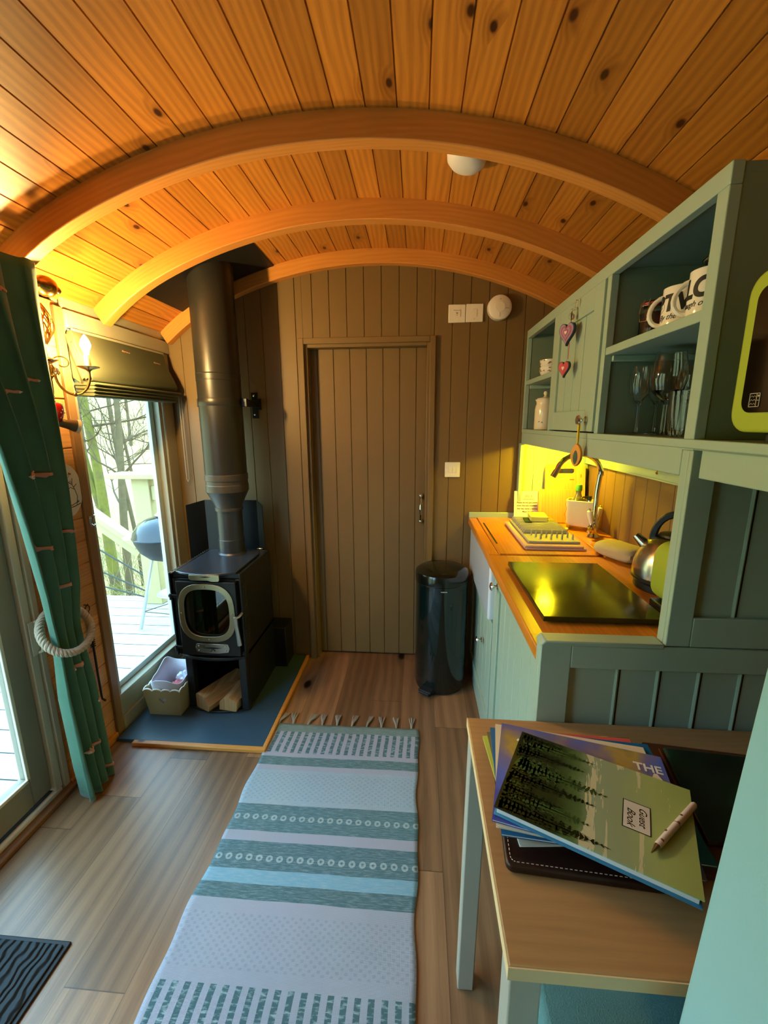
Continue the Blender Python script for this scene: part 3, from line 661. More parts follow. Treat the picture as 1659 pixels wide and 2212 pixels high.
for i in range(34): a=PI+i*PI/33; mb.tube([(.0605*math.cos(a),.0605*math.sin(a),.005),(.0585*math.cos(a),.0585*math.sin(a),.026)],.0011,4)
mb.build('vent_slots',m_grey,A); mb=MB(); mb.M=frame((.401,YE-.0005,1.981),(1,0,0),(0,0,1)); mb.tube([(0,-.026,.0362),(0,-.046,.0345)],.0013,5); mb.tube([(.026,-.006,.0362),(.046,-.008,.0345)],.0013,5); mb.build('seam_line',m_grey,A); mb=MB(); mb.M=frame((.401,YE-.0005,1.981),(1,0,0),(0,0,1)); mb.sphere((0,.036,.0362),.0026,seg=8); mb.build('indicator_light',m_grey,A)
# alarm on ceiling beyond the front beam
A=thing('carbon_monoxide_alarm','domed white alarm fixed to the ceiling between the two nearest arches','alarm',(.142,1.515,ceil_z(.142)))
nx=Vector(((.142-XC)/R,0,(ceil_z(.142)-ZC)/R)).normalized()
mb=MB(); mb.M=frame((.142,1.515,ceil_z(.142)),nx.cross(Vector((0,1,0))),(0,-1,0)) ; 
zax=mb.M.to_3x3()@Vector((0,0,1)); 
if zax.z>0: mb.M=frame((.142,1.515,ceil_z(.142)),-nx.cross(Vector((0,1,0))),(0,-1,0))
MA=mb.M.copy(); mb.lathe([(.062,-.003),(.062,.006),(.058,.022),(.044,.036),(.025,.042),(0,.044)],48); mb.build('body',m_white,A)
mb=MB(); mb.M=MA
for i in range(4): a=.9+i*.16; mb.sphere((.052*math.cos(a),.052*math.sin(a),.028),.0024,seg=8)
mb.tube([(.056*math.cos(a),.056*math.sin(a),.0225) for a in [.5+.1*i for i in range(10)]],.0012,5); mb.build('vent_holes',m_grey,A)
# ------------------------------------------------------------ rug, doormat
RG=thing('runner_rug','long woven grey and teal striped runner rug with tassels','rug',(-.32,1.2,0))
def lerp(a,b,t): return a+(b-a)*t
RT=((-.664,1.740),(.016,1.747)); RB=((-.676,.05),(.006,.05))
t=NT('woven_runner'); u,v,_=t.sep(t.uv())
bands=[(.0,(120,136,128)),(.016,(128,148,138)),(.030,(176,178,176)),(.168,(184,186,186)),(.191,(92,120,118)),(.236,(178,176,178)),(.300,(176,182,186)),(.391,(180,182,184)),(.392,(84,118,122)),(.44,(88,124,126)),(.500,(182,184,190)),(.528,(182,184,190)),(.529,(80,114,120)),(.645,(84,116,122)),(.646,(138,180,196)),(.680,(144,184,198)),(.681,(80,112,114)),(.730,(82,112,112)),(.731,(176,172,176)),(.9,(182,174,182)),(1.0,(176,172,176))]
vn=t.math('DIVIDE',v,1.0)
wob=t.noise(t.comb(t.math('MULTIPLY',u,3),v,0),1,2); vw=t.math('ADD',vn,t.math('MULTIPLY_ADD',wob,.010,-.005))
BC=None
cols=[(0,.052,(118,138,128)),(.203,.249,(84,116,114)),(.438,.545,(80,116,120)),(.582,.676,(76,110,116)),(.676,.719,(130,176,194)),(.719,.764,(76,108,112)),(.275,.436,(166,182,190))]
col=None
def band(a,b): return t.math('MULTIPLY',t.math('GREATER_THAN',vw,a),t.math('LESS_THAN',vw,b))
col=t.mix(t.noise(t.comb(u,t.math('MULTIPLY',v,3),0),2.5,2),lin((164,170,178)),lin((188,176,190)))
mot=t.noise(t.comb(t.math('MULTIPLY',u,30),t.math('MULTIPLY',v,260),0),1,3,.7)
motm=t.math('MULTIPLY',t.math('SUBTRACT',mot,.45,clamp=True),2.6,clamp=True)
for a,b,c in cols:
    cc=t.mix(motm,lin(c),lin((156,176,178))) if c[0]<120 else t.mix(motm,lin(c),lin((184,194,200)))
    col=t.mix(band(a,b),col,cc)
# slit columns
def columns(a,b,col):
    fu=t.math('FRACT',t.math('DIVIDE',u,.0335)); on=t.math('GREATER_THAN',fu,.52)
    st=t.noise(t.comb(t.math('MULTIPLY',u,40),t.math('MULTIPLY',v,150),0),1,2)
    dk=t.mix(t.math('MULTIPLY',t.math('SUBTRACT',st,.5,clamp=True),5,clamp=True),lin((72,104,108)),lin((168,186,186)))
    f=t.math('MULTIPLY',on,band(a,b)); return t.mix(f,col,dk),f
col,f1=columns(.052,.180,col); col,f2=columns(.962,1.12,col)
# chain rows
def chain(vc,col,per=.034):
    fu=t.math('SUBTRACT',t.math('FRACT',t.math('DIVIDE',u,per)),.5); d=t.math('SQRT',t.math('ADD',t.math('POWER',t.math('MULTIPLY',fu,per),2),t.math('POWER',t.math('SUBTRACT',vw,vc),2)))
    rr=t.math('MULTIPLY',t.math('LESS_THAN',t.math('ABSOLUTE',t.math('SUBTRACT',d,.0078)),.0034),t.math('MULTIPLY_ADD',mot,.9,.1)); return t.mix(rr,col,lin((206,212,210)))
col=chain(.491,col); col=chain(.638,col)
# diamond relief
wv=t.math('MULTIPLY',t.math('SINE',t.math('MULTIPLY',u,260)),t.math('SINE',t.math('MULTIPLY',v,330)))
rel=t.math('MULTIPLY',t.math('GREATER_THAN',wv,.35),t.math('MAXIMUM',t.math('MULTIPLY',t.math('GREATER_THAN',v,.29),t.math('LESS_THAN',v,.42)),t.math('MULTIPLY',t.math('GREATER_THAN',v,.80),t.math('LESS_THAN',v,.93))))
col=t.mix(t.math('MULTIPLY',rel,.30),col,lin((120,136,146)))
weave=t.math('MULTIPLY',t.math('SINE',t.math('MULTIPLY',t.math('ADD',u,v),1400)),t.math('SINE',t.math('MULTIPLY',t.math('SUBTRACT',u,v),1400)))
col=t.mix(t.math('MULTIPLY_ADD',weave,.14,.14),col,lin((108,118,126)))
t.l(col,t.b.inputs['Base Color']); t.b.inputs['Roughness'].default_value=.95
hgt=t.math('ADD',t.math('MULTIPLY',weave,.25),t.math('MULTIPLY',rel,1)); hgt=t.math('SUBTRACT',hgt,t.math('MULTIPLY',t.math('MAXIMUM',f1,f2),1.2)); t.bump(hgt,.7,.003)
m_rug=t.m
mb=MB(); NU,NV=46,110; vs=[];uv=[];fs=[]
for j in range(NV+1):
    s=j/NV
    for i in range(NU+1):
        r=i/NU; xa=lerp(RT[0][0],RB[0][0],s); ya=lerp(RT[0][1],RB[0][1],s); xb=lerp(RT[1][0],RB[1][0],s); yb=lerp(RT[1][1],RB[1][1],s)
        ex=(.004*math.sin(s*23) + .003*math.sin(s*51))*(1 if r in(0,1) else .6)
        vs.append((lerp(xa,xb,r)+ex,lerp(ya,yb,r),.0065+.0012*math.sin(r*140)*0+.0015*noise.noise(Vector((r*5,s*12,0)))))
        uv.append((r*.67,s*1.69))
for j in range(NV):
    for i in range(NU): a=j*(NU+1)+i; fs.append((a,a+NU+1,a+NU+2,a+1))
mb.add(vs,fs,0,[[uv[k] for k in f] for f in fs])
o=mb.build('woven_field',m_rug,RG,smooth=60); md=o.modifiers.new('s','SOLIDIFY'); md.thickness=.005; md.offset=-1
for i in range(10):
    r=(i+.15)/9.6; x=lerp(RT[0][0],RT[1][0],r); y=lerp(RT[0][1],RT[1][1],r)+.002; mb=MB(); random.seed(i)
    lean=random.uniform(-.012,.018)
    for k in range(11):
        a=random.uniform(-1,1); b=random.random()
        mb.tube([(x+a*.002,y-.004,.006),(x+a*.005+lean*.3,y+.018,.009+b*.004),(x+a*.012+lean,y+.045,.005+b*.005),(x+a*.017+lean*1.3,y+.066+b*.012,.003)],.0024,5)
    mb.sphere((x+lean*.2,y+.014,.007),.005,seg=8); mb.build('tassel',plain('tassel_yarn',(150,142,128),.95) if i==0 else bpy.data.materials['tassel_yarn'],RG)
random.seed(11)
mb=MB(); mb.box(-1.33,-.955,.30,.80,0,.012); 
D=thing('door_mat','black ribbed rubber-edged door mat on the floor inside the glass doors','mat',(-1.1,.5,0))
mb=MB(); N=30; M_=Matrix.Translation((-1.148,.585,0)); 
mb.box(-1.34,-.949,.30,.838,0,.007); mb.build('rubber_backing',m_rubber,D,bevel=.003)
mb=MB(); mb.box(-1.33,-.962,.31,.826,.007,.013); mb.build('ribbed_pile',m_mat,D,bevel=.003)
# ------------------------------------------------------------ kitchen base unit
PY=.903; WX=.285; WZ=.90
def panel_door(parent,name,y0,y1,z0,z1,x,fw=.055,grooves=5,th=.02,mat=None,knob=None,down=True):
    """framed tongue-and-groove door facing -x"""
    mat=mat or m_sage
    d=MB(); d.box(x,x+th,y0,y0+fw,z0,z1); d.box(x,x+th,y1-fw,y1,z0,z1); d.box(x,x+th,y0+fw,y1-fw,z0,z0+fw); d.box(x,x+th,y0+fw,y1-fw,z1-fw,z1)
    p=(y1-y0-2*fw)/grooves
    for i in range(grooves): d.box(x+.008,x+th-.002,y0+fw+p*i+.002,y0+fw+p*(i+1)-.002,z0+fw-.001,z1-fw+.001)
    d.box(x+.012,x+th-.004,y0+fw,y1-fw,z0+fw,z1-fw)
    o=d.build(name,mat,parent,bevel=.0022)
    if knob:
        k=MB(); k.M=frame((x,knob[0],knob[1]),(0,0,1),(0,-1,0))
        if (k.M.to_3x3()@Vector((0,0,1))).x>0: k.M=frame((x,knob[0],knob[1]),(0,0,1),(0,1,0))
        k.lathe([(.013,0),(.013,.003),(.006,.006),(.0055,.014),(.014,.019),(.0165,.024),(.014,.029),(.006,.032),(0,.0325)],24); k.build('knob',m_chrome,o)
    return o
BU=thing('base_cabinet','sage painted kitchen base unit with panelled doors under the worktop','kitchen cabinet',(.6,1.6,0))
fx_=.318
mb=MB()
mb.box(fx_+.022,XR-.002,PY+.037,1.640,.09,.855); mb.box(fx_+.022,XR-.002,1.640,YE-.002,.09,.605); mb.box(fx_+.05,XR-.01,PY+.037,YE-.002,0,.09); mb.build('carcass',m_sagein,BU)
mb=MB(); mb.box(fx_,fx_+.022,2.305,YE-.001,0,.858); mb.box(fx_,fx_+.022,1.605,1.652,0.0,.858); mb.box(fx_,fx_+.022,PY+.037,.962,0,.858); mb.box(fx_,fx_+.022,.962,1.605,.0,.085); mb.box(fx_,fx_+.022,1.652,2.305,0,.085); mb.build('face_frame',m_sage,BU,bevel=.002)
panel_door(BU,'cabinet_door',.965,1.602,.088,.853,fx_-.004,fw=.06,grooves=6,knob=(1.565,.80))
panel_door(BU,'cabinet_door',1.655,2.302,.088,.602,fx_-.004,fw=.05,grooves=6,knob=(1.87,.41))
mb=MB(); mb.box(.296,.34,1.656,2.300,.612,.862); mb.box(.34,.80,1.656,2.300,.64,.66); tag(mb.build('butler_sink',m_sink,loc=(.5,1.98,.61),bevel=.01,bseg=3),'white fireclay butler sink front under the wooden worktop','sink')
# worktop
mb=MB(); mb.box(WX,XR-.001,PY+.0365,1.652,.863,WZ); mb.box(.74,XR-.001,1.652,YE-.001,.863,WZ); mb.box(WX+.002,WX+.045,1.655,YE-.001,.863,WZ)
tag(mb.build('worktop',m_worktop,loc=(.6,1.6,.863),bevel=.004,grain='y'),'oiled beech kitchen worktop running along the right wall','worktop')
mb=MB(); pts=[(WX+.046,1.656),(.70,1.656)]+[(.70+.03*math.sin(a),1.656+.03-.03*math.cos(a)) for a in [PI/2*i/6 for i in range(1,7)]]+[(.73,2.325),(WX+.046,2.325)]
mb.prism(pts,.864,.9045); tag(mb.build('sink_cover_board',m_worktop,loc=(.5,2.0,.864),bevel=.003,grain='y'),'wooden cover board with rounded corner laid over the sink','board')
mb=MB(); mb.box(WX+.058,WX+.066,1.80,2.19,.9046,.9050); mb.build('handle_slot',m_ink)
bpy.data.objects['handle_slot'].parent=bpy.data.objects['sink_cover_board']; bpy.data.objects['handle_slot'].matrix_parent_inverse=Matrix.Translation(-Vector((.5,2.0,.864)))
mb=MB(); mb.box(.288,.556,YE-.016,YE-.001,.9,.932); tag(mb.build('upstand',m_sage,loc=(.42,YE,.9),bevel=.003),'short cream upstand strip on end wall above the worktop','upstand')
# sage lining panel under the wall cabinet on the end wall, batten on right wall
mb=MB(); vboards(mb,.558,XR-.002,.901,1.312,.075,'-y',YE-.022,start=.543,thick=.02); mb.box(.540,.558,YE-.040,YE-.001,.901,1.31); tag(mb.build('splashback_panel',m_sage,loc=(.7,YE,.9),bevel=.0012,bseg=1),'tongue and groove painted splash panel behind the chopping board','panel')
mb=MB(); mb.box(XR-.02,XR-.001,PY+.04,YE-.03,1.206,1.262); mb.box(XR-.026,XR-.02,PY+.04,YE-.03,1.206,1.212); tag(mb.build('wall_batten',m_sage,loc=(XR,1.6,1.2),bevel=.002),'painted horizontal batten on the right wall under the cupboards','batten')
mb=MB(); mb.tube([(XR-.022,1.60,1.256),(XR-.034,1.605,1.252),(XR-.036,1.61,1.240),(XR-.030,1.615,1.232)],.004,6); tag(mb.build('cup_hook',m_brass,loc=(XR-.02,1.6,1.25)),'small brass hook on the batten near the partition','hook')
# ------------------------------------------------------------ partition (pony wall + tall part)
P_=thing('kitchen_partition','sage panelled partition, low part and tall part, closing the worktop end','partition',(.6,PY,0))
mb=MB(); y0,y1=PY,PY+.036
mb.box(WX,XR-.001,y0+.012,y1,0,.928); mb.box(.552,XR-.001,y0+.012,y1,.928,1.362)
mb.box(WX,.353,y0,y0+.012,0,.928); mb.box(.353,XR-.001,y0,y0+.012,.869,.9285); mb.box(.353,XR-.001,y0,y0+.012,0,.10)
mb.box(.552,.603,y0,y0+.012,.9315,1.362); mb.box(.603,XR-.001,y0,y0+.012,.9315,1.0); 
mb.build('panel_frame',m_sage,P_,bevel=.0022)
mb=MB()
def bead(xs,za,zb):
    for x in xs: mb.tube([(x,y0+.0122,za),(x,y0+.0122,zb)],.0045,6)
bead([.462,.552,.640,.728,.816],.10,.869); bead([.690,.78,.87],1.0,1.362); mb.build('moulded_bead',m_sage,P_)
mb=MB()
for x in [.4685,.5585,.6465,.7345,.8225]: mb.box(x-.0012,x+.0012,y0+.0112,y0+.0122,.10,.869)
for x in (.6965,.7865): mb.box(x-.0012,x+.0012,y0+.0112,y0+.0122,1.0,1.36)
mb.build('groove_line',m_darkin,P_)
mb=MB(); mb.prism([(WX-.004,.924),(WX+.008,.936),(.549,.936),(.549,.924)],y0-.003,y1+.003,axis='y'); mb.build('capping',m_sage,P_,bevel=.003)
# ------------------------------------------------------------ wall cabinets
UX,UZ0,UZ1=.553,1.383,1.855; US=.018
U=thing('wall_cabinet','sage painted wall cupboard run with open shelves and one door','kitchen cabinet',(.72,1.4,1.31))
mb=MB()
mb.box(UX,XR-.002,.38,YE-.002,1.363,UZ0); # bottom board
mb.box(UX+.019,XR-.002,.9055,YE-.002,UZ1-.004,UZ1+.014)
mb.box(XR-.016,XR-.002,.905,YE-.002,UZ0,UZ1); mb.box(UX+.02,XR-.02,YE-.016,YE-.002,UZ0,UZ1)
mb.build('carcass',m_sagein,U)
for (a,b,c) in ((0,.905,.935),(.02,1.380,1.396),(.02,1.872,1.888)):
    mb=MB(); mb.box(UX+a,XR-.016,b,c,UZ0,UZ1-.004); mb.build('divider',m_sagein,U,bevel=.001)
mb=MB(); th=.02; x0=UX-.004;x1=UX+.018
mb.box(x0,x1,.903,YE-.001,UZ1-.022,UZ1+.016); 
mb.box(x0,x1,.38,YE-.001,1.366,1.384)
mb.box(x0,x1,YE-.018,YE-.001,1.384,UZ1-.022); mb.box(x0,x1,1.862,1.886,1.384,UZ1-.022); mb.box(x0,x1,1.372,1.398,1.384,UZ1-.022); mb.box(x0,x1,.903,.936,1.384,UZ1-.022)
mb.build('face_frame',m_sage,U,bevel=.0018)
mb=MB(); mb.box(x0+.002,x1,PY+.036,YE-.001,1.308,1.366); mb.box(x0+.010,x1+.008,.38,.888,1.308,1.366); mb.box(x0+.002,x1,.903,PY+.04,1.362,1.366); mb.build('pelmet',m_sage,U,bevel=.002)
for (a,b,zz) in ((.936,1.380,1.612),(1.888,YE-.018,1.605)):
    mb=MB(); mb.box(x0+.003,XR-.017,a,b,zz,zz+.022); mb.build('shelf',m_sage,U,bevel=.002)
    mb=MB(); mb.box(x0+.022,XR-.03,b-.016,b,zz-.018,zz); mb.build('shelf_support',m_sage,U,bevel=.003)
panel_door(U,'cabinet_door',1.400,1.860,1.389,UZ1-.026,UX-.010,fw=.068,grooves=4,knob=(1.452,1.425),th=.018)
# under-cabinet light
L=thing('under_cabinet_light','small round under-cupboard lamp lighting the worktop yellow','lamp',(.67,2.13,1.34))
mb=MB().at(.67,2.13,0); mb.lathe([(.036,1.340),(.040,1.344),(.040,1.3625)],32); mb.build('housing',m_white,L); mb=MB().at(.67,2.13,0); mb.lathe([(.028,1.3355),(.031,1.338),(.031,1.3395)],32); mb.build('diffuser',m_led,L)
# microwave
MW=thing('microwave','lime green retro microwave with black glass door in the niche','microwave',(.70,.60,1.384))
my0,my1,mz0,mz1=.36+.045,.812,1.401,1.655
def rrect(a0,a1,b0,b1,r,n=6):
    P=[]
    for (cx_,cy_,s0) in ((a1-r,b1-r,0),(a0+r,b1-r,PI/2),(a0+r,b0+r,PI),(a1-r,b0+r,1.5*PI)):
        for i in range(n+1): a=s0+PI/2*i/n; P.append((cx_+r*math.cos(a),cy_+r*math.sin(a)))
    return P
mb=MB(); mb.prism(rrect(my0,my1,mz0,mz1,.035),.548,.58,axis='x'); mb.box(.58,.86,my0+.012,my1-.012,mz0+.006,mz1-.006); mb.build('body',m_green,MW,bevel=.006,bseg=3)
mb=MB(); mb.prism(rrect(my0+.11,my1-.026,mz0+.032,mz1-.026,.02),.5455,.550,axis='x'); md_=mb.build('door',m_blackgl,MW,bevel=.001)
mb=MB(); mb.prism(rrect(my0+.016,my0+.095,mz0+.032,mz1-.026,.015),.5455,.550,axis='x'); mb.build('control_panel',m_blackgl,MW,bevel=.001)
mb=MB(); ix,iy,iz=.5448,my1-.056,mz0+.052
def ring2(a0,a1,b0,b1,w): mb.box(ix-.0004,ix+.0004,a0,a1,b0,b0+w); mb.box(ix-.0004,ix+.0004,a0,a1,b1-w,b1); mb.box(ix-.0004,ix+.0004,a0,a0+w,b0,b1); mb.box(ix-.0004,ix+.0004,a1-w,a1,b0,b1)
ring2(iy-.011,iy+.011,iz-.011,iz+.011,.001); mb.box(ix-.0004,ix+.0004,iy-.0045,iy-.0035,iz-.011,iz+.011)
for k in (-.006,0,.006): mb.tube([(ix,iy+.009-i*.0028,iz+k+(.0012 if i%2 else -.0012)) for i in range(5)],.0005,4)
mb.box(ix-.0004,ix+.0004,iy-.009,iy-.006,iz+.005,iz+.008); mb.box(ix-.0004,ix+.0004,iy-.009,iy-.006,iz-.001,iz+.000); mb.build('microwave_symbol',m_icon,md_)
for (a,b) in ((.59,my1-.05),(.59,my0+.04),(.83,my1-.05),(.83,my0+.04)):
    mb=MB().at(a,b,0); mb.lathe([(.011,1.3845),(.012,1.401)],16); mb.build('foot',m_rubber,MW)
# ------------------------------------------------------------ crockery
def mug(name,x,y,z,r,h,ang,lab,main,sub,ms,ss,ta,mat=None):
    t=thing(name,lab,'mug',(x,y,z),'mugs on the upper shelf')
    mb=MB().at(x,y,z); mb.lathe([(r*.86,0),(r*.93,.002),(r*.99,.010),(r,.02),(r*.99,h-.001),(r*.955,h),(r*.93,h-.004),(r*.92,.012),(0,.008)],48); mb.build('body',mat or m_ceram,t)
    mb=MB().at(x,y,z,rz=ang); P=[]
    for i in range(11): a=-PI/2+PI*i/10; P.append((r-.004+.028*math.cos(a),0,h*.5+h*.33*math.sin(a)-.004*math.cos(a)))
    mb.tube(P,[.0055]*11,10); mb.build('handle',mat or m_ceram,t)
    mb=MB(); M0=Matrix.Translation((x,y,z))@Matrix.Rotation(ta,4,'Z')
    if main: 
        text_mb(mb,main,ms,M0@Matrix(((1,0,0,0),(0,0,-1,0),(0,1,0,h*.60),(0,0,0,1))),0,bend=r+.0002,shear=.12,bold=.0022)
    if sub: text_mb(mb,sub,ss,M0@Matrix(((1,0,0,0),(0,0,-1,0),(0,1,0,h*.30),(0,0,0,1))),0,bend=r+.0002,shear=.45)
    if mb.v: mb.build('printed_lettering',m_ink,t,smooth=0)
    return t
# text faces the viewer: local -y normal rotated by ta
mug('coffee_mug',.628,1.150,1.634,.041,.098,math.radians(150),'white mug lettered BTW, left of the two front mugs on upper shelf','BTW','By the way',.050,.018,math.radians(-50))
mug('coffee_mug.001',.622,1.035,1.634,.042,.100,math.radians(150),'white mug lettered LOL beside the cupboard post','LOL','Laugh out loud',.054,.017,math.radians(-52))
t=mug('coffee_mug.002',.665,1.228,1.634,.036,.080,math.radians(60),'red patterned mug standing behind the white lettered mugs','','',.01,.01,0,m_red)
def jar(name,x,y,z,r,h,lab,body,lidm,grp=None):
    t=thing(name,lab,'jar',(x,y,z),grp)
    mb=MB().at(x,y,z); mb.lathe([(0,.0),(r*.9,.0),(r,.008),(r,h*.70),(r*.93,h*.78),(r*.80,h*.82),(r*.80,h*.90),(r*.76,h*.90),(r*.76,h*.80),(r*.95,h*.68),(r*.95,.012),(0,.010)],40,cap=False); mb.build('body',body,t)
    mb=MB().at(x,y,z); mb.lathe([(r*.86,h*.905),(r*.90,h*.93),(r*.80,h*.97),(r*.5,h),(0,h)],40); mb.build('lid',lidm,t)
    return t
cj=jar('clip_top_jar',.655,1.318,1.634,.040,.112,'dark filled clip-top jar with red seal on upper shelf',m_glass,m_glass)
mb=MB().at(.655,1.318,1.634); mb.lathe([(0,.012),(.037,.012),(.037,.078),(0,.080)],32); mb.build('dark_contents',plain('dark_coffee',(34,18,12),.6),cj)
mb=MB().at(.655,1.318,1.634); mb.lathe([(.034,.0995),(.0385,.100),(.0385,.104),(.034,.1045)],32); mb.build('rubber_seal',m_red,cj)
mb=MB(); a=math.radians(205); c_,s_=math.cos(a),math.sin(a); t_=(-s_,c_)
def jp(o,tt,z): return (.655+c_*o+t_[0]*tt,1.318+s_*o+t_[1]*tt,1.634+z)
mb.tube([jp(.040,-.012,.106),jp(.047,-.013,.080),jp(.046,-.011,.055),jp(.046,.011,.055),jp(.047,.013,.080),jp(.040,.012,.106)],.0014,6)
mb.tube([jp(.036,-.008,.112),jp(.043,-.008,.096),jp(.043,.008,.096),jp(.036,.008,.112)],.0014,6); mb.lathe
mb.build('wire_clip',m_chrome,cj)
jar('storage_jar',.735,1.17,1.634,.060,.180,'large clear glass jar behind the mugs on upper shelf',m_glass,m_glass)
def patt(mb,x,y,z,r,h,n,seed,m=0):
    random.seed(seed)
    for i in range(n):
        a=random.uniform(PI*.7,PI*1.8); zz=z+random.uniform(.25,.85)*h; p=Vector((x+(r+.0004)*math.cos(a),y+(r+.0004)*math.sin(a),zz))
        tv=Vector((-math.sin(a),math.cos(a),0))
        q=[p+tv*random.uniform(-.009,-.004)+Vector((0,0,random.uniform(-.003,.003))),p+Vector((0,0,.004)),p+tv*random.uniform(.004,.009)+Vector((0,0,random.uniform(-.004,.004)))]
        mb.tube(q,[.0006,.0022,.0007],5,m)
for k,(zz,lab) in enumerate(((1.6275,'lower of two stacked hare patterned bowls on left shelf'),(1.661,'upper of two stacked hare patterned bowls on left shelf'))):
    t=thing('patterned_bowl',lab,'bowl',(.622,2.155,zz),'bowls on the left shelf')
    mb=MB().at(.622,2.155,zz); r=.050; mb.lathe([(0,0),(.028,0),(.030,.003),(.043,.012),(.049,.028),(.050,.044),(.047,.044),(.045,.030),(.030,.010),(0,.008)],40); mb.build('body',m_ceram,t)
    mb=MB(); patt(mb,.622,2.155,zz+.012,.0494,.034,12,5+k); mb.build('painted_motif',plain('brown_motif',(150,96,60),.4) if k==0 else bpy.data.materials['brown_motif'],t)
t=thing('lidded_pot','tall cream lidded ceramic pot on the lower left shelf','pot',(.612,2.165,1.384))
mb=MB().at(.612,2.165,1.3845); mb.lathe([(0,0),(.044,0),(.046,.004),(.046,.095),(.043,.112),(.040,.120),(.041,.130),(.047,.141),(.044,.142),(.036,.130),(.036,.02),(0,.02)],40); mb.build('body',m_ceram2,t)
mb=MB().at(.612,2.165,1.3845); mb.lathe([(.040,.1425),(.038,.147),(.012,.153),(.006,.160),(.010,.168),(.011,.174),(.007,.180),(0,.181)],32); mb.build('lid',m_ceram2,t)
mb=MB(); patt(mb,.612,2.165,1.39,.0455,.09,5,21); mb.build('painted_motif',bpy.data.materials['brown_motif'],t)
mb=MB(); mb.box(.82,.835,1.92,2.10,1.6275,1.75); tag(mb.build('photo_frame',m_sagein,loc=(.83,2.0,1.6275),bevel=.002),'dark card standing at the back behind stacked bowls','frame')
def wineglass(x,y,lab,flute=False,s=1.0):
    z=1.3835; t=thing('wine_glass',lab,'wine glass',(x,y,z),'stemmed glasses on the lower shelf')
    if flute: pr=[(.0,.0),(.030,.001),(.030,.0025),(.004,.006),(.0035,.075),(.010,.085),(.022,.105),(.026,.130),(.0235,.178),(.0225,.178),(.0248,.130),(.020,.107),(.006,.089),(0,.088)]
    else: pr=[(.0,.0),(.036,.001),(.036,.0025),(.005,.006),(.004,.075),(.012,.085),(.034,.108),(.041,.135),(.036,.175),(.031,.202),(.030,.202),(.0348,.175),(.0395,.135),(.033,.110),(.008,.089),(0,.088)]
    mb=MB().at(x,y,z,sc=s); mb.lathe(pr,36,cap=False); mb.build('stemware',m_glass,t)
wineglass(.640,1.325,'slim tulip glass at the left front of the lower shelf',True,1.08)
wineglass(.700,1.345,'tulip glass standing just behind the left front glass',True,1.06)
wineglass(.655,1.215,'large wine glass at the front centre of the lower shelf',False,1.06)
wineglass(.730,1.235,'large wine glass behind the front centre one',False,1.04)
wineglass(.74,1.14,'wine glass towards the cupboard post at the back',False,1.0)
wineglass(.80,1.04,'rearmost wine glass near the cupboard post',False,1.04)
def tumbler(x,y,z,lab):
    t=thing('tumbler',lab,'glass',(x,y,z),'cut glass tumblers')
    n=48; pr=[(.032,0),(.033,.004),(.042,.10)]; mb=MB(); vs=[];fs=[]
    for r,zz in [(.0315,0),(.034,.006),(.0385,.05),(.0425,.105),(.0400,.105),(.0355,.05),(.031,.014)]:
        for i in range(n): a=2*PI*i/n; k=1+(.035*(i%2) if .001<zz<.1 and r>.0315 else 0); vs.append((x+r*k*math.cos(a),y+r*k*math.sin(a),z+zz))
    for j in range(6):
        for i in range(n): fs.append((j*n+i,j*n+(i+1)%n,(j+1)*n+(i+1)%n,(j+1)*n+i))
    fs+=[tuple(range(n))[::-1],tuple(6*n+i for i in range(n))]
    mb.add(vs,fs); mb.build('ribbed_body',m_glass,t,smooth=20)
tumbler(.632,1.075,1.3835,'ribbed cut glass tumbler at the front, farther from post'); tumbler(.628,.988,1.3835,'ribbed cut glass tumbler against the cupboard post')
# ------------------------------------------------------------ hanging hearts on the cupboard door
def heart3(mb,c,s,t_,m=0,face=0,plane='x',rot=0):
    n=36; P=[]
    for i in range(n):
        a=2*PI*i/n; u=16*math.sin(a)**3/17; v=(13*math.cos(a)-5*math.cos(2*a)-2*math.cos(3*a)-math.cos(4*a))/15.0
        P.append((u*s,v*s*1.15))
    old=mb.M; mb.M=old@Matrix.Translation(c)@Matrix.Rotation(rot,4,'Z'); mb.prism([(p,q) for p,q in P],-t_/2,t_/2,m,axis='x'); mb.M=old
m_h=[plain('heart_navy',(30,34,62),.5),plain('heart_mauve',(138,124,170),.5),plain('heart_rose',(170,60,84),.5),plain('heart_pale',(214,200,206),.5),plain('heart_red',(196,36,62),.5)]
H=thing('hanging_heart_garland','pair of striped wooden hearts hanging from a glass hook on cupboard door','hanging hearts',(.535,1.615,1.77))
rt=math.radians(30)
mb=MB(); heart3(mb,(.513,1.608,1.722),.034,.012,0,rot=rt); h1=mb.build('upper_heart',m_h[0],H,bevel=.001)
for k,(sc_,mi) in enumerate(((.031,1),(.024,2),(.018,1),(.011,2),(.006,3))):
    mb=MB(); heart3(mb,(.513-(.0066+.0008*k)*.866,1.608-(.0066+.0008*k)*.5,1.722),sc_,.0012,0,rot=rt); mb.build('painted_ring',m_h[mi],h1)
mb=MB(); heart3(mb,(.513,1.612,1.605),.025,.010,0,rot=rt); h2=mb.build('lower_heart',m_h[0],H,bevel=.001)
for k,(sc_,mi) in enumerate(((.022,4),(.016,2),(.012,4),(.006,3))):
    mb=MB(); heart3(mb,(.513-(.0056+.0008*k)*.866,1.612-(.0056+.0008*k)*.5,1.605),sc_,.0012,0,rot=rt); mb.build('painted_ring',m_h[mi],h2)
mb=MB(); mb.tube([(.522,1.61,1.79),(.522,1.608,1.755)],.0012,5); mb.tube([(.522,1.61,1.69),(.522,1.611,1.635)],.0012,5); mb.build('string',m_h[4],H)
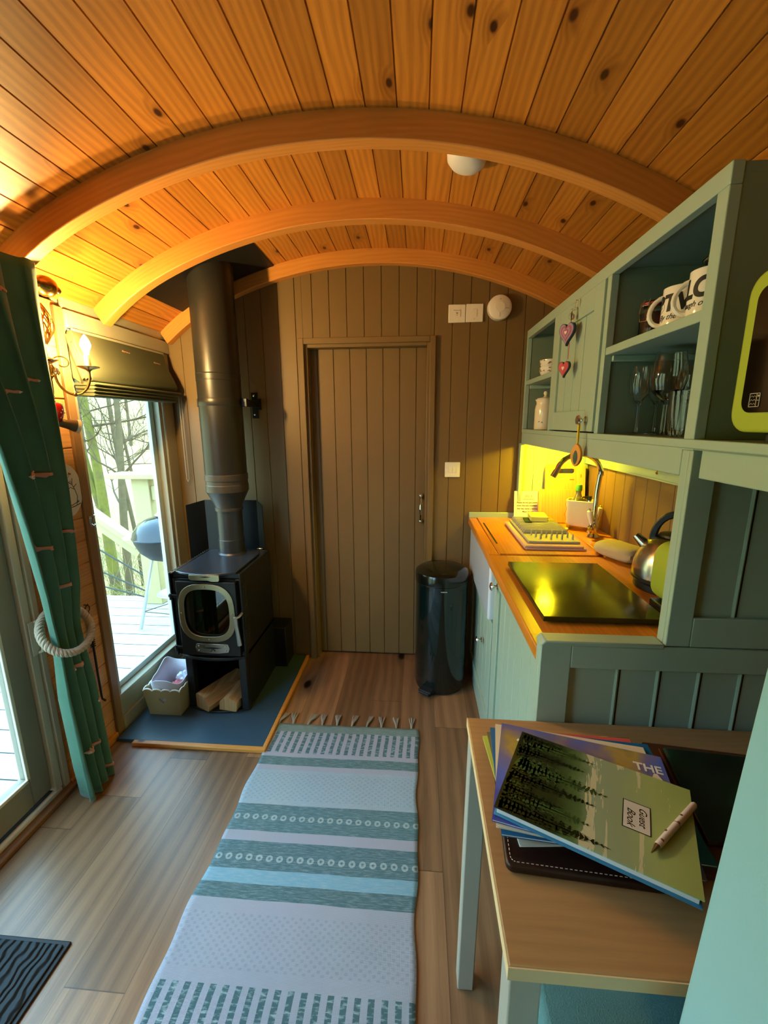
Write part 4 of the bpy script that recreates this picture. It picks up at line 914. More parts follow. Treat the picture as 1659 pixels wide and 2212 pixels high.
mb=MB(); mb.tube([(.541,1.612,1.80),(.525,1.612,1.797),(.520,1.611,1.785),(.524,1.610,1.775)],.004,8); mb.tube([(.541,1.62,1.825),(.53,1.628,1.82),(.528,1.63,1.80)],.003,6); mb.tube([(.541,1.60,1.825),(.53,1.592,1.822),(.528,1.592,1.80)],.003,6); mb.lathe
mb.sphere((.523,1.61,1.774),.011,seg=12); mb.build('clear_hook',m_glass,H)
H=thing('key_fob_ornament','yellow ribbon with orange and green wooden fob on cupboard knob','ornament',(.52,1.452,1.41))
mb=MB(); mb.prism([(1.447,1.412),(1.457,1.412),(1.455,1.345),(1.449,1.345)],.520,.5215,axis='x'); mb.prism([(1.447,1.412),(1.457,1.412),(1.455,1.345),(1.449,1.345)],.5245,.526,axis='x'); mb.build('ribbon',plain('yellow_ribbon',(240,200,30),.6),H)
RF=Matrix.Translation((.5225,1.452,0))@Matrix.Rotation(math.radians(34),4,'Z')@Matrix.Translation((-.5225,-1.452,0))
mb=MB(); mb.M=RF; P=[]
for i in range(20): a=2*PI*i/20; P.append((1.452+.020*math.sin(a)*abs(math.sin(a))**.3,1.312+.037*math.cos(a)))
mb.prism(P,.517,.528,axis='x'); f=mb.build('wooden_fob',plain('orange_wood',(226,148,40),.4),H,bevel=.002)
mb=MB(); mb.M=RF; mb.prism([(1.452+(p-1.452)*.42,1.305+(q-1.312)*.62) for p,q in P],.5162,.5172,axis='x'); mb.build('green_inlay',plain('dark_green_inlay',(16,58,40),.4),f)
# ------------------------------------------------------------ on the worktop
# tap
T=thing('bridge_tap','polished chrome swan-neck tap with white ceramic levers','tap',(.805,1.95,.9))
mb=MB(); mb.M=Matrix.Translation((.805,1.95,.9)); mb.lathe([(.026,0),(.028,.004),(.024,.012),(.016,.02),(.018,.04),(.021,.06),(.016,.075),(.013,.09),(.015,.10),(.011,.112),(.0105,.125)],28); mb.M=Matrix.Identity(4)
pts=[(.805,1.95,1.02),(.806,1.95,1.12),(.812,1.95,1.19)]
cxx,czz,rr=.718,1.185,.098
for i in range(13): a=math.radians(0+i*14.0); pts.append((cxx+rr*math.cos(a),1.95,czz+rr*math.sin(a)*.98))
pts.append((.610,1.95,1.185)); 
mb.tube(pts,.0115,14); mb.M=frame((.6165,1.95,1.196),(0,1,0),(.3,0,.0)); mb.M=Matrix.Identity(4)
mb.tube([(.621,1.95,1.205),(.607,1.95,1.178)],.0135,14)
mb.tube([(.78,1.915,.955),(.83,1.985,.955)],.009,10)
for (a,b) in ((.779,1.913),(.831,1.987)): mb.M=Matrix.Translation((a,b,.94)); mb.lathe([(.006,0),(.014,.004),(.014,.018),(.008,.026),(.007,.036)],16); mb.M=Matrix.Identity(4)
mb.build('body',m_chrome,T)
for (a,b,c_,d_) in ((.779,1.913,-.014,.02),(.831,1.987,.006,-.01)):
    mb=MB(); mb.M=frame((a,b,.972),(1,0,-.2*(1 if c_>0 else -1)),(0,1,0)); 
    if (mb.M.to_3x3()@Vector((0,0,1))).z<0: mb.M=mb.M@Matrix.Rotation(PI,4,'X')
    mb.lathe([(.006,0),(.009,.004),(.0135,.045),(.0115,.058),(.004,.063)],20); lv=mb.build('lever',m_ceram,T)
    M0=mb.M.copy(); mb=MB(); mb.M=M0; mb.sphere((0,0,.066),.0055,seg=10); mb.build('lever_tip',m_chrome,lv)
# kettle
K2=thing('kettle','domed brushed steel kettle with black handle beside the partition','kettle',(.80,1.36,.9))
kx,ky=.802,1.335
mb=MB().at(kx,ky,.9); mb.lathe([(.098,0.0005),(.102,.004),(.100,.022),(.094,.028)],48); mb.build('power_base',m_blackiron,K2)
mb=MB().at(kx,ky,.9); mb.lathe([(.097,.029),(.108,.034),(.1095,.060),(.106,.085),(.096,.115),(.078,.145),(.058,.163),(.046,.170)],56); mb.build('body',m_steel,K2)
mb=MB().at(kx,ky,.9); mb.lathe([(.108,.030),(.1105,.033),(.1105,.040),(.1085,.042)],56); mb.build('lower_rim',m_blackiron,K2)
mb=MB().at(kx,ky,.9); mb.lathe([(.047,.169),(.044,.176),(.020,.181),(.009,.184),(.008,.192),(.012,.197),(0,.200)],40); mb.build('lid',m_blackiron,K2)
mb=MB(); pts=[]; dv=Vector((-.80,.6,0)).normalized()
for i in range(15):
    a=math.radians(-8+i*14); p=Vector((kx,ky,.9+.158))+dv*(.060*math.cos(a))+Vector((0,0,.082*math.sin(a)))
    pts.append(p)
vs=[];fs=[]; sv=Vector((dv.y,-dv.x,0))
for i,p in enumerate(pts):
    q=pts[min(i+1,14)]-pts[max(i-1,0)]; nrm=q.normalized().cross(sv)
    for (a,b) in ((-.017,-.010),(.017,-.010),(.017,.010),(-.017,.010)): vs.append(p+sv*a+nrm*b)
for i in range(14):
    for k in range(4): fs.append((4*i+k,4*i+(k+1)%4,4*i+4+(k+1)%4,4*i+4+k))
fs+=[(0,1,2,3),(56,59,58,57)]; mb.add(vs,fs); mb.build('handle',m_blackiron,K2,bevel=.004,bseg=3)
mb=MB(); sp=Vector((kx,ky,.9))+dv*.078+Vector((0,0,.128)); mb.tube([sp,sp+dv*.032+Vector((0,0,.028))],[.019,.012],14); mb.build('spout',m_steel,K2)
# toaster (lime) hidden partly by the partition
TT=thing('toaster','lime green toaster standing on worktop behind the partition edge','toaster',(.78,1.10,.9))
mb=MB(); mb.prism(rrect(.665,.84,.925,1.095,.045),1.00,1.20,axis='y'); mb.build('body',m_green,TT,bevel=.008,bseg=3)
mb=MB(); mb.box(.668,.837,1.005,1.195,.901,.926); mb.build('base',m_blackiron,TT,bevel=.003)
mb=MB(); 
for i in range(4): mb.box(.6665,.668,1.01,1.19,.905+i*.005,.907+i*.005)
mb.build('base_ribs',m_steel,TT)
# glass worktop saver
G=thing('glass_chopping_board','large dark glossy worktop saver board on the beech worktop','board',(.49,1.28,.9))
mb=MB(); mb.box(.334,.650,1.060,1.510,.906,.9205); mb.build('slab',m_hob,G,bevel=.002)
for (a,b) in ((.36,1.09),(.62,1.09),(.36,1.48),(.62,1.48)):
    mb=MB().at(a,b,.9005); mb.lathe([(.009,0),(.009,.0055)],12); mb.build('foot',m_rubber,G)
# towel
mb=MB(); M0=Matrix.Translation((.80,1.665,.9005))@Matrix.Rotation(.25,4,'Z'); N=26
def towel_layer(mb,w,d,z0,z1,m):
    P=[]
    for i in range(17): a=-PI/2+PI*i/16; P.append((w-.012+.5*(z1-z0)*math.cos(a),(z0+z1)/2+.5*(z1-z0)*math.sin(a)))
    P+=[(-w+.005,z1-.004),(-w,z0+.6*(z1-z0)),(-w+.004,z0)]
    mb.prism([( -q if False else p, r_) for p,r_ in [(x_,z_) for x_,z_ in P]],-d,d,m,axis='x')
mb.M=M0
n=44; prof=[(-.095,.60),(-.090,.86),(-.07,1),(-.02,1.0),(.04,.96),(.075,.86),(.088,.6)]; vs=[];fs=[]
for j,(yy,k) in enumerate(prof):
    for i in range(n):
        a=2*PI*i/n; c,s_=math.cos(a),math.sin(a); px=math.copysign(abs(c)**(2/3.2),c)*.070*k; pz=math.copysign(abs(s_)**(2/2.6),s_)*.026*(1.1-.1*j/6)*k
        w=1+.10*noise.noise(Vector((px*30,yy*22,pz*30)))
        vs.append((px*w+.012*math.sin(yy*14),yy,max(.0005,.0275+pz*w)))
for j in range(len(prof)-1):
    for i in range(n): fs.append((j*n+i,j*n+(i+1)%n,(j+1)*n+(i+1)%n,(j+1)*n+i))
fs+=[tuple(range(n))[::-1],tuple((len(prof)-1)*n+i for i in range(n))]
mb.M=Matrix.Translation((.79,1.655,.9005))@Matrix.Rotation(.55,4,'Z')
mb.add(vs,fs)
tw=mb.build('hand_towel',m_towel,loc=(.80,1.665,.9005),smooth=60); tag(tw,'folded beige towel with dark stripes between tap and kettle','towel')
mb2=mb.M; mb=MB(); mb.M=mb2
mb.tube([(.010+.030*(1-.0*i)*(1-i/34)*math.cos(i*.62),-.0965+.0002*i,.027+.016*(1-i/34)*math.sin(i*.62)) for i in range(30)],.0022,5)
mb.build('woven_stripe',m_towels); o=bpy.data.objects['woven_stripe']; o.parent=tw; o.matrix_parent_inverse=Matrix.Translation(-Vector((.80,1.665,.9005)))
# folded tea towel under drying mat, the mat with ribs and pegs, sponge
mb=MB(); mb.M=Matrix.Translation((.568,1.955,.905))@Matrix.Rotation(-.015,4,'Z')
mb.box(-.115,.125,-.245,.20,.0002,.008); mb.box(-.113,.115,-.240,.19,.009,.017)
mb.tube([(-.113,-.24+.44*i/10,.0088) for i in range(11)],.0085,10)
tt=mb.build('tea_towel',plain('pale_pink_towel',(214,178,160),.9,bumps=.5,bscale=250,var=.1),loc=(.568,1.955,.905),bevel=.002); tag(tt,'folded pink patterned tea towel under the drying mat','towel')
DM=thing('drying_mat','grey silicone dish drying mat with ribs and pegs','drying mat',(.57,1.96,.9225))
M0=Matrix.Translation((.575,1.965,.9225))@Matrix.Rotation(-.015,4,'Z')
mb=MB(); mb.M=M0; mb.box(-.105,.105,-.215,.200,0,.010); mb.build('tray',m_siltray,DM,bevel=.003)
for k in range(11):
    mb=MB(); mb.M=M0; yy=-.085+k*.026; mb.prism([(-.100,.010),(.100,.010),(.092,.028),(-.092,.028)],yy,yy+.006,axis='y'); mb.build('rib',m_siltray,DM,bevel=.002)
for r_ in range(3):
    for c_ in range(4):
        mb=MB(); mb.M=M0@Matrix.Translation((-.070+.044*c_+.012*(r_%3),-.115-.030*r_,.010)); mb.lathe([(.0045,0),(.0035,.012),(.0028,.022),(0,.024)],12); mb.build('peg',m_siltray,DM)
mb=MB(); mb.M=Matrix.Translation((.590,2.08,.951))@Matrix.Rotation(-.12,4,'Z'); mb.box(-.040,.040,-.055,.055,0,.026); tag(mb.build('sponge',m_sponge,loc=(.59,2.08,.951),bevel=.004),'yellow washing-up sponge lying on the drying mat','sponge')
mb=MB(); mb.M=Matrix.Translation((.540,2.06,.951))@Matrix.Rotation(-.12,4,'Z'); mb.box(-.02,.012,-.05,.04,0,.004); tag(mb.build('scouring_pad',plain('dark_green_scourer',(30,54,34),.95,bumps=.8),loc=(.54,2.06,.951)),'dark green scouring pad beside the yellow sponge','scourer')
# notice card
N_=thing('notice_card','small white printed notice card leaning on the end wall','sign',(.597,2.29,.905))
Mc=frame((.597,2.288,.905),(1,0.0,0),(0,.14,1)) ; nz_=Mc.to_3x3()@Vector((0,0,1))
mb=MB(); mb.M=Mc; mb.box(-.074,.074,.0,.152,-.001,.001); mb.build('card',m_card,N_)
mb=MB(); off=.0016 if nz_.y<0 else -.0016
Mt=Mc@Matrix.Translation((0,0,off))
text_mb(mb,'Jac\'s',.022,Mt@Matrix.Translation((0,.126,0)),shear=.3); text_mb(mb,'Summerwood',.0105,Mt@Matrix.Translation((0,.109,0)))
for i,s_ in enumerate(('Please do not put anything','down the sink overflow as','this may cause a blockage','Many Thanks')): text_mb(mb,s_,.0112,Mt@Matrix.Translation((0,.090-.0165*i,0)),bold=.00015)
mb.build('printed_text',plain('brown_print',(92,70,40),.7),N_,smooth=0)
# chopping boards leaning on the splash panel
def cboard(name,xc,w,h,y,lean,lab,mat,slot=True,z=.9):
    t=thing(name,lab,'chopping board',(xc,y,z)); M0=frame((xc,y,z+.001),(1,0,0),(0,lean,1))
    if (M0.to_3x3()@Vector((0,0,1))).y>0: pass
    mb=MB(); out=rrect(-w/2,w/2,0,h,.02); n=len(out)
    if slot:
        inn=rrect(-.048,.048,h-.048,h-.024,.0115); mb.M=M0
        vs=[(a,b,-.008) for a,b in out]+[(a,b,-.008) for a,b in inn]+[(a,b,.008) for a,b in out]+[(a,b,.008) for a,b in inn]; fs=[]
        for i in range(n):
            j=(i+1)%n; fs+=[(i,j,n+j,n+i),(2*n+i,3*n+i,3*n+j,2*n+j),(i,2*n+i,2*n+j,j),(n+i,n+j,3*n+j,3*n+i)]
        mb.add(vs,fs)
    else: mb.M=M0; mb.prism(out,-.008,.008)
    mb.build('board',mat,t,grain='z',bevel=.0015)
    return t
cboard('chopping_board',.772,.205,.305,2.245,.16,'bamboo chopping board with slot handle leaning behind tap',m_boardw)
cboard('chopping_board.001',.728,.190,.175,2.228,.15,'rounded board corner leaning in front, left of bamboo board',m_boardw,False)
mb=MB(); M0=frame((.795,2.245,.901),(1,0,0),(0,.16,1)); sgn=1 if (M0.to_3x3()@Vector((0,0,1))).y<0 else -1
mbm=plain('burnt_mark',(120,50,20),.7)
for bb in ((-.001,.022,.222,.226),(.055,.058,.235,.252)):
    mb=MB(); mb.M=M0; mb.box(*bb,sgn*.0085,sgn*.0092); mb.build('burnt_mark',mbm,bpy.data.objects['chopping_board'])
# ceramic caddy with bottle
CD=thing('sink_caddy','cream glazed sink caddy on small feet beside the tap','caddy',(.80,2.085,.9))
M0=Matrix.Translation((.800,2.095,.9))@Matrix.Rotation(-.55,4,'Z')
mb=MB(); mb.M=M0; out=rrect(-.068,.068,-.045,.045,.022); inn=rrect(-.062,.062,-.039,.039,.017); n=len(out)
vs=[(a*.90,b*.90,.022) for a,b in out]+[(a,b,.148) for a,b in out]+[(a,b,.148) for a,b in inn]+[(a*.9,b*.9,.03) for a,b in inn]; fs=[tuple(range(n))[::-1],tuple(3*n+i for i in range(n))]
for k in range(3):
    for i in range(n): j=(i+1)%n; fs.append((k*n+i,k*n+j,(k+1)*n+j,(k+1)*n+i))
mb.add(vs,fs); mb.build('body',m_ceram2,CD,bevel=.002)
for a,b in ((-.05,-.03),(.05,-.03),(-.05,.03),(.05,.03)):
    mb=MB(); mb.M=M0@Matrix.Translation((a,b,0)); mb.lathe([(.013,.0005),(.013,.004),(.007,.010),(.008,.022)],14); mb.build('foot',m_ceram2,CD)
mb=MB(); mb.M=M0
for i in range(6): mb.tube([(-.062+.004*math.sin(i*2.0+k*.8),-.046+.001,.045+i*.016+k*.004) for k in range(5)],.0009,4)
mb.build('relief_pattern',bpy.data.materials['brown_motif'],CD)
BT=thing('washing_up_bottle','clear washing-up liquid bottle with green cap in the caddy','bottle',(.79,2.11,.93))
mb=MB(); mb.M=Matrix.Translation((.788,2.118,.932)); mb.lathe([(0,0),(.026,0),(.028,.006),(.028,.085),(.026,.105),(.018,.130),(.013,.145),(.013,.160),(0,.160)],28); mb.build('body',plain('olive_liquid',(150,146,96),.15,trans=.6,coat=.4),BT)
mb=MB(); mb.M=Matrix.Translation((.788,2.118,.932)); mb.lathe([(.016,.158),(.016,.182),(.013,.188),(0,.188)],20); mb.build('cap',plain('green_cap',(80,140,40),.4),BT)
BT=thing('soap_dispenser','small soap dispenser with black pump in the caddy','bottle',(.825,2.08,.93))
mb=MB(); mb.M=Matrix.Translation((.826,2.075,.932)); mb.lathe([(0,0),(.020,0),(.021,.09),(.010,.105),(.009,.118),(0,.118)],24); mb.build('body',m_chrome,BT)
mb=MB(); mb.M=Matrix.Translation((.826,2.075,.932)); mb.lathe([(.010,.118),(.010,.138),(0,.138)],16); mb.tube([(0,0,.134),(-.032,-.006,.134),(-.040,-.008,.128)],.0042,8); mb.build('pump',m_blackiron,BT)
# ------------------------------------------------------------ curtain
CT=thing('curtain','dark green curtain printed with leaping foxes, tied back beside the glass door','curtain',(-1.23,1.28,0))
def interp(tab,z):
    for (a,va),(b,vb) in zip(tab,tab[1:]):
        if z<=b: 
            t=(z-a)/(b-a); t=t*t*(3-2*t) if False else t; return va+(vb-va)*t
    return tab[-1][1]
Rt=[(0,1.405),(.15,1.40),(.45,1.392),(.62,1.375),(.70,1.372),(.85,1.39),(1.2,1.384),(1.6,1.36),(1.93,1.352)]
Lt=[(0,1.262),(.15,1.25),(.45,1.238),(.62,1.248),(.70,1.246),(.85,1.225),(1.1,1.18),(1.35,1.13),(1.6,1.05),(1.93,.93)]
Xt=[(0,-1.262),(.45,-1.262),(.70,-1.262),(1.0,-1.245),(1.4,-1.225),(1.80,-1.213),(1.93,-1.205)]
At=[(0,.045),(.45,.038),(.66,.024),(.75,.024),(1.0,.034),(1.5,.038),(1.8,.026),(1.93,.020)]
def cur(s,z,off=0):
    def f(s,z):
        L_=interp(Lt,z);R_=interp(Rt,z); ph=s*4.2*2*PI/1.25
        a=interp(At,z)
        y=L_+(R_-L_)*(s+.022*math.sin(ph*2+z*1.3)); x=interp(Xt,z)+a*math.sin(ph+.4*math.sin(z*2.2)+.8)*(.55+.45*math.sin(s*9+1+z*.5)**2)
        if .55<z<.85: x+=-.0*1
        return Vector((x,y,z+.006*math.sin(s*11)*(1-z/1.93)))
    p=f(s,z)
    if off:
        dx=f(min(s+.004,1),z)-f(max(s-.004,0),z); dz=f(s,min(z+.01,1.93))-f(s,max(z-.01,0)); n_=dx.cross(dz).normalized()
        if n_.x<0: n_=-n_
        p=p+n_*off
    return p
mb=MB(); NS,NZ=150,70; vs=[cur(i/NS,.008+1.905*j/NZ) for j in range(NZ+1) for i in range(NS+1)]; fs=[(j*(NS+1)+i,j*(NS+1)+i+1,(j+1)*(NS+1)+i+1,(j+1)*(NS+1)+i) for j in range(NZ) for i in range(NS)]
mb.add(vs,fs,0); DRAPE=mb
fox=[(-1,.05),(-.86,.16),(-.84,.34),(-.74,.2),(-.62,.30),(-.55,.14),(-.3,.12),(.1,.13),(.4,.10),(.62,.04),(.8,.06),(1,-.02),(.85,-.12),(.6,-.10),(.42,-.06),(.30,-.16),(.1,-.05),(-.35,-.06),(-.55,-.16),(-.7,-.05),(-.88,-.08)]
def foxes(items,surf,mat,parent,name):
    mb=mat or MB()
    for (s0,z0,w,h_) in items:
        n=len(fox); ctr=surf(s0,z0,.0034); vs=[]
        # triangulated fill over the surface
        bm=bmesh.new(); vv=[bm.verts.new((a,b,0)) for a,b in fox]; bm.faces.new(vv); bmesh.ops.triangulate(bm,faces=bm.faces[:]); bmesh.ops.subdivide_edges(bm,edges=bm.edges[:],cuts=5); bmesh.ops.triangulate(bm,faces=bm.faces[:]); bm.verts.index_update()
        mb.add([surf(min(max(s0+v.co.x*w*FS[0],0),1),z0+v.co.y*h_*FS[1],.0046) for v in bm.verts],[tuple(v.index for v in f.verts) for f in bm.faces],1)
        for f in list(range(len(mb.f)-len(bm.faces),len(mb.f))):
            c=sum((mb.v[k] for k in mb.f[f]),Vector())/3
        nf=len(bm.faces)
        for q,f in enumerate(bm.faces):
            cx_=f.calc_center_median()
            if cx_.x>.84 or (cx_.x<-.8 and cx_.y<.1): mb.mi[len(mb.f)-nf+q]=2
        bm.free()
    if not mat: mb.build(name,[m_foxw,m_foxc,m_foxw],parent,smooth=80)
FS=(.75,1.8)
foxes([(.52,1.26,.30,.034),(.30,1.02,.12,.03),(.86,1.05,.12,.03),(.60,.86,.20,.034),(.55,.545,.30,.036),(.95,.36,.08,.03),(.50,.20,.30,.036),(.9,.06,.1,.03),(.80,1.56,.10,.03),(.50,1.52,.12,.03),(.62,1.80,.1,.03)],cur,DRAPE,CT,'fox_motif')
o=DRAPE.build('drape',[m_curt,m_foxc,m_foxw],CT,smooth=80,fixn=False); md=o.modifiers.new('s','SOLIDIFY'); md.thickness=.004; md.offset=0
# heading pleats are part of the drape; rings + rod
RD=thing('curtain_rod','turned brass curtain rod with ball finial above the glass door','curtain rod',(-1.215,1.2,1.86))
mb=MB(); mb.tube([(-1.243,-.6,1.871),(-1.243,1.39,1.871)],.013,16); mb.build('rod',m_brass,RD)
mb=MB(); mb.M=frame((-1.243,1.380,1.871),(1,0,0),(0,0,-1)); 
if (mb.M.to_3x3()@Vector((0,0,1))).y<0: mb.M=frame((-1.243,1.380,1.871),(1,0,0),(0,0,1))@Matrix.Rotation(PI,4,'X')
if (mb.M.to_3x3()@Vector((0,0,1))).y<0: mb.M=mb.M@Matrix.Rotation(PI,4,'X')
mb.lathe([(.015,-.004),(.022,.0),(.023,.006),(.018,.010),(.020,.016),(.0205,.022),(.017,.026),(.022,.032),(.031,.045),(.0335,.060),(.030,.077),(.020,.089),(.009,.094),(.007,.098),(.0115,.104),(.012,.110),(.008,.117),(0,.119)],32); mb.build('finial',m_brass,RD)
for y in (1.30,.4,-.4):
    mb=MB(); mb.tube([(XL+.0005,y,1.835),(-1.30,y,1.835),(-1.26,y,1.842),(-1.244,y,1.856)],.006,8); mb.lathe; mb.build('wall_bracket',m_brass,RD)
# rope tie-back
RP=thing('rope_tieback','thick natural twisted rope tie-back looped round the green curtain','tieback',(-1.27,1.27,.69))
mb=MB(); N=90
def rc(t):
    a=t*2*PI; c,s_=math.cos(a),math.sin(a)
    x=-1.262+.062*c; y=1.316+.084*s_; z=.695-.062*c+.022*s_
    return Vector((x,y,z))
for k in range(3):
    pts=[]
    for i in range(N*2):
        t=i/(N*2); p=rc(t); d=(rc(t+.002)-rc(t-.002)).normalized(); nn=d.cross(Vector((0,0,1))).normalized(); bb=d.cross(nn); a=2*PI*(t*15+k/3)
        pts.append(p+(nn*math.cos(a)+bb*math.sin(a))*.0068)
    mb.tube(pts,.0078,8,closed=True)
mb.build('rope_loop',m_rope,RP)
mb=MB(); a=rc(.28); mb.tube([a,a.lerp(Vector((XL+.02,1.44,.78)),.5),Vector((XL+.012,1.44,.80))],.007,8); mb.build('rope_end',m_rope,RP)
mb=MB(); mb.tube([(XL+.0005,1.44,.80),(XL+.022,1.44,.80),(XL+.024,1.44,.812)],.004,8); mb.build('wall_hook',m_brass,RP)
# ------------------------------------------------------------ roman blind
BL=thing('roman_blind','olive roman blind with fox motifs gathered up over the side window','blind',(-1.34,1.95,1.55))
mb=MB(); ya,yb=1.652,2.262
prof=[(-1.372,1.775),(-1.352,1.782),(-1.345,1.77),(-1.335,1.72),(-1.305,1.66),(-1.285,1.61),(-1.292,1.588),(-1.335,1.575),(-1.372,1.60)]
mb.prism([(a,b) for a,b in prof],ya,yb,axis='y'); 
mb.build('front_panel',m_blind,BL,smooth=60,bevel=.004)
for k in range(4):
    zz=1.577-.0135*k; mb=MB(); xo=-1.288-.004*k; sh=.006*k
    mb.prism([(-1.368,zz-.005),(-1.368,zz+.006),(xo+.004,zz+.008),(xo+.012,zz),(xo+.004,zz-.007)],ya-.0+sh*.3,yb+.018-sh*2,axis='y'); mb.build('fold',m_blind,BL,bevel=.003,smooth=60)
mb=MB()
for k in range(3):
    for xx,a in ((0,1),): mb.prism([(-1.37+.018*k,1.76-.03*k),(-1.362+.018*k,1.765-.03*k),(-1.312+.012*k,1.60),(-1.322+.012*k,1.59)],ya-.012+.003*k,ya+.0,axis='y')
mb.build('side_pleat',m_blind,BL,bevel=.002)
def bs(s,z,off):
    tab=[(1.59,-1.290),(1.61,-1.285),(1.66,-1.305),(1.72,-1.335),(1.77,-1.345)]; return Vector((interp(tab,z)+off,ya+(yb-ya)*s,z))
FS=(1,1.4)
foxes([(.48,1.742,.045,.016)],bs,None,BL,'fox_motif'); foxes([(.85,1.722,.045,.016)],bs,None,BL,'fox_motif')
mb=MB(); mb.box(XL+.023,-1.35,1.66,2.27,1.765,1.789); mb.build('headrail',m_frame,BL,bevel=.002)
# blind chain
mb=MB(); pts=[(-1.312,2.306,1.56-.01*i) for i in range(0,46)]+[(-1.310,2.308+.006*math.sin(a),1.105-.008*math.sin(a*1)) for a in (1,2)]+[(-1.305,2.318,1.11+.01*i) for i in range(46)]
mb.tube(pts,.0022,5)
for p in pts[::1]: mb.sphere(p,.0032,seg=6)
tag(mb.build('blind_chain',m_rope,loc=(-1.31,2.31,1.3)),'beaded pull chain hanging beside the olive blind','chain')
# ------------------------------------------------------------ wall candle sconce
SC=thing('candle_wall_sconce','ornate brass wall sconce with glowing candle bulbs and crystals','wall light',(-1.33,1.50,1.6))
sxx,syy=-1.322,1.492
mb=MB(); mb.M=Matrix.Translation((sxx,syy,0)); mb.lathe([(.004,1.80),(.006,1.79),(.004,1.70),(.006,1.66),(.010,1.652),(.030,1.650),(.032,1.646),(.010,1.634),(.013,1.62),(.008,1.60),(.011,1.59),(.005,1.58),(.0045,1.54),(.002,1.52)],20); mb.M=Matrix.Identity(4)
mb.tube([(XL+.0005,syy,1.63),(sxx,syy,1.63)],.008,10); mb.box(XL+.0005,XL+.01,syy-.035,syy+.035,1.56,1.72)
mb.build('stem',m_brass,SC,bevel=.001)
mb=MB()
for k in range(7):
    a=2*PI*k/7
    for j in range(2):
        P=[]
        for i in range(11):
            t=i/10; r=.006+.032*math.sin(PI*t)*(1-.35*j); aa=a+2.2*t*(1 if j else -1); P.append((sxx+r*math.cos(aa)*.8,syy+r*math.sin(aa),1.70+.135*t))
        mb.tube(P,.0026,6)
mb.tube([(sxx,syy,1.835),(sxx,syy,1.90)],.003,6); mb.build('twisted_cage',m_brass,SC)
def arm(ex,ey,label):
    dx,dy=ex-sxx,ey-syy; A_=math.hypot(dx,dy); ux,uy=dx/A_,dy/A_
    mb=MB(); P=[]
    for i in range(17):
        t=i/16; a=PI+PI*t; P.append((sxx+ux*(A_*.56+A_*.44*math.cos(a)),syy+uy*(A_*.56+A_*.44*math.cos(a)),1.60+.072*math.sin(a)))
    P=[(sxx+ux*A_*.04,syy+uy*A_*.04,1.635),(sxx+ux*A_*.11,syy+uy*A_*.11,1.62)]+P+[(ex,ey,1.625)]
    mb.tube(P,.0045,8)
    Q=[]
    for i in range(22): t=i/21; r=.030*(1-.62*t); a=PI+5.6*t; Q.append((sxx+ux*(.040+r*math.cos(a)),syy+uy*(.040+r*math.cos(a)),1.638-r*math.sin(a)*.9))
    mb.tube(Q,.0026,6); mb.M=Matrix.Translation((sxx+ux*A_*.56,syy+uy*A_*.56,1.528)); mb.sphere((0,0,0),.008,seg=10); mb.M=Matrix.Identity(4); ar=mb.build('arm',m_brass,SC)
    mb=MB(); mb.M=Matrix.Translation((ex,ey,0)); mb.lathe([(.005,1.612),(.012,1.618),(.036,1.627),(.037,1.629),(.034,1.630),(.010,1.624),(0,1.624)],28); mb.build('drip_pan',m_brass,ar)
    mb=MB(); mb.M=Matrix.Translation((ex,ey,0)); mb.lathe([(.0105,1.625),(.0105,1.672),(.006,1.675)],18); mb.build('candle_sleeve',m_candle,ar)
    mb=MB(); mb.M=Matrix.Translation((ex,ey,0)); mb.lathe([(.006,1.675),(.012,1.690),(.0175,1.704),(.013,1.722),(.004,1.737),(0,1.741)],16); mb.build('candle_bulb',m_bulb,ar)
arm(-1.222,1.556,''); arm(-1.285,1.415,'')
mb=MB()
for k in range(6): a=k*PI/3; mb.M=Matrix.Translation((sxx+.026*math.cos(a),syy+.026*math.sin(a),1.618)); mb.lathe([(0,-.024),(.006,-.014),(.003,0),(0,.003)],6); 
mb.build('crystal_drops',m_crystal,SC,smooth=10)
mb=MB(); mb.M=Matrix.Identity(4)
for i in range(9): mb.sphere((sxx,syy,1.575-.009*i),.0042,seg=8)
mb.build('bead_string',m_ink,SC)
HT=thing('red_heart_ornament','red glass heart with pearly dots hanging from the sconce','ornament',(sxx,syy,1.46))
n=24
mb=MB(); vs=[];fs=[]
for j in range(13):
    v=j/12*PI
    for i in range(n):
        a=2*PI*i/n; r=.031*(math.sin(v)**.8)*(1-.0*a)*(1+.25*math.cos(v)); vs.append((sxx+r*.62*math.cos(a),syy+r*math.sin(a),1.463+.036*math.cos(v)+.008*abs(math.sin(a))*math.sin(v)*max(0,math.cos(v))))
for j in range(12):
    for i in range(n): fs.append((j*n+i,j*n+(i+1)%n,(j+1)*n+(i+1)%n,(j+1)*n+i))
mb.add(vs,fs); mb.build('heart',m_redgl,HT)
mb=MB(); random.seed(4)
for k in range(26):
    i=random.randrange(n); j=random.randrange(2,10); p=Vector(vs[j*n+i]); mb.sphere(p,.0028,seg=8)
mb.build('pearl_dots',m_dot,HT)
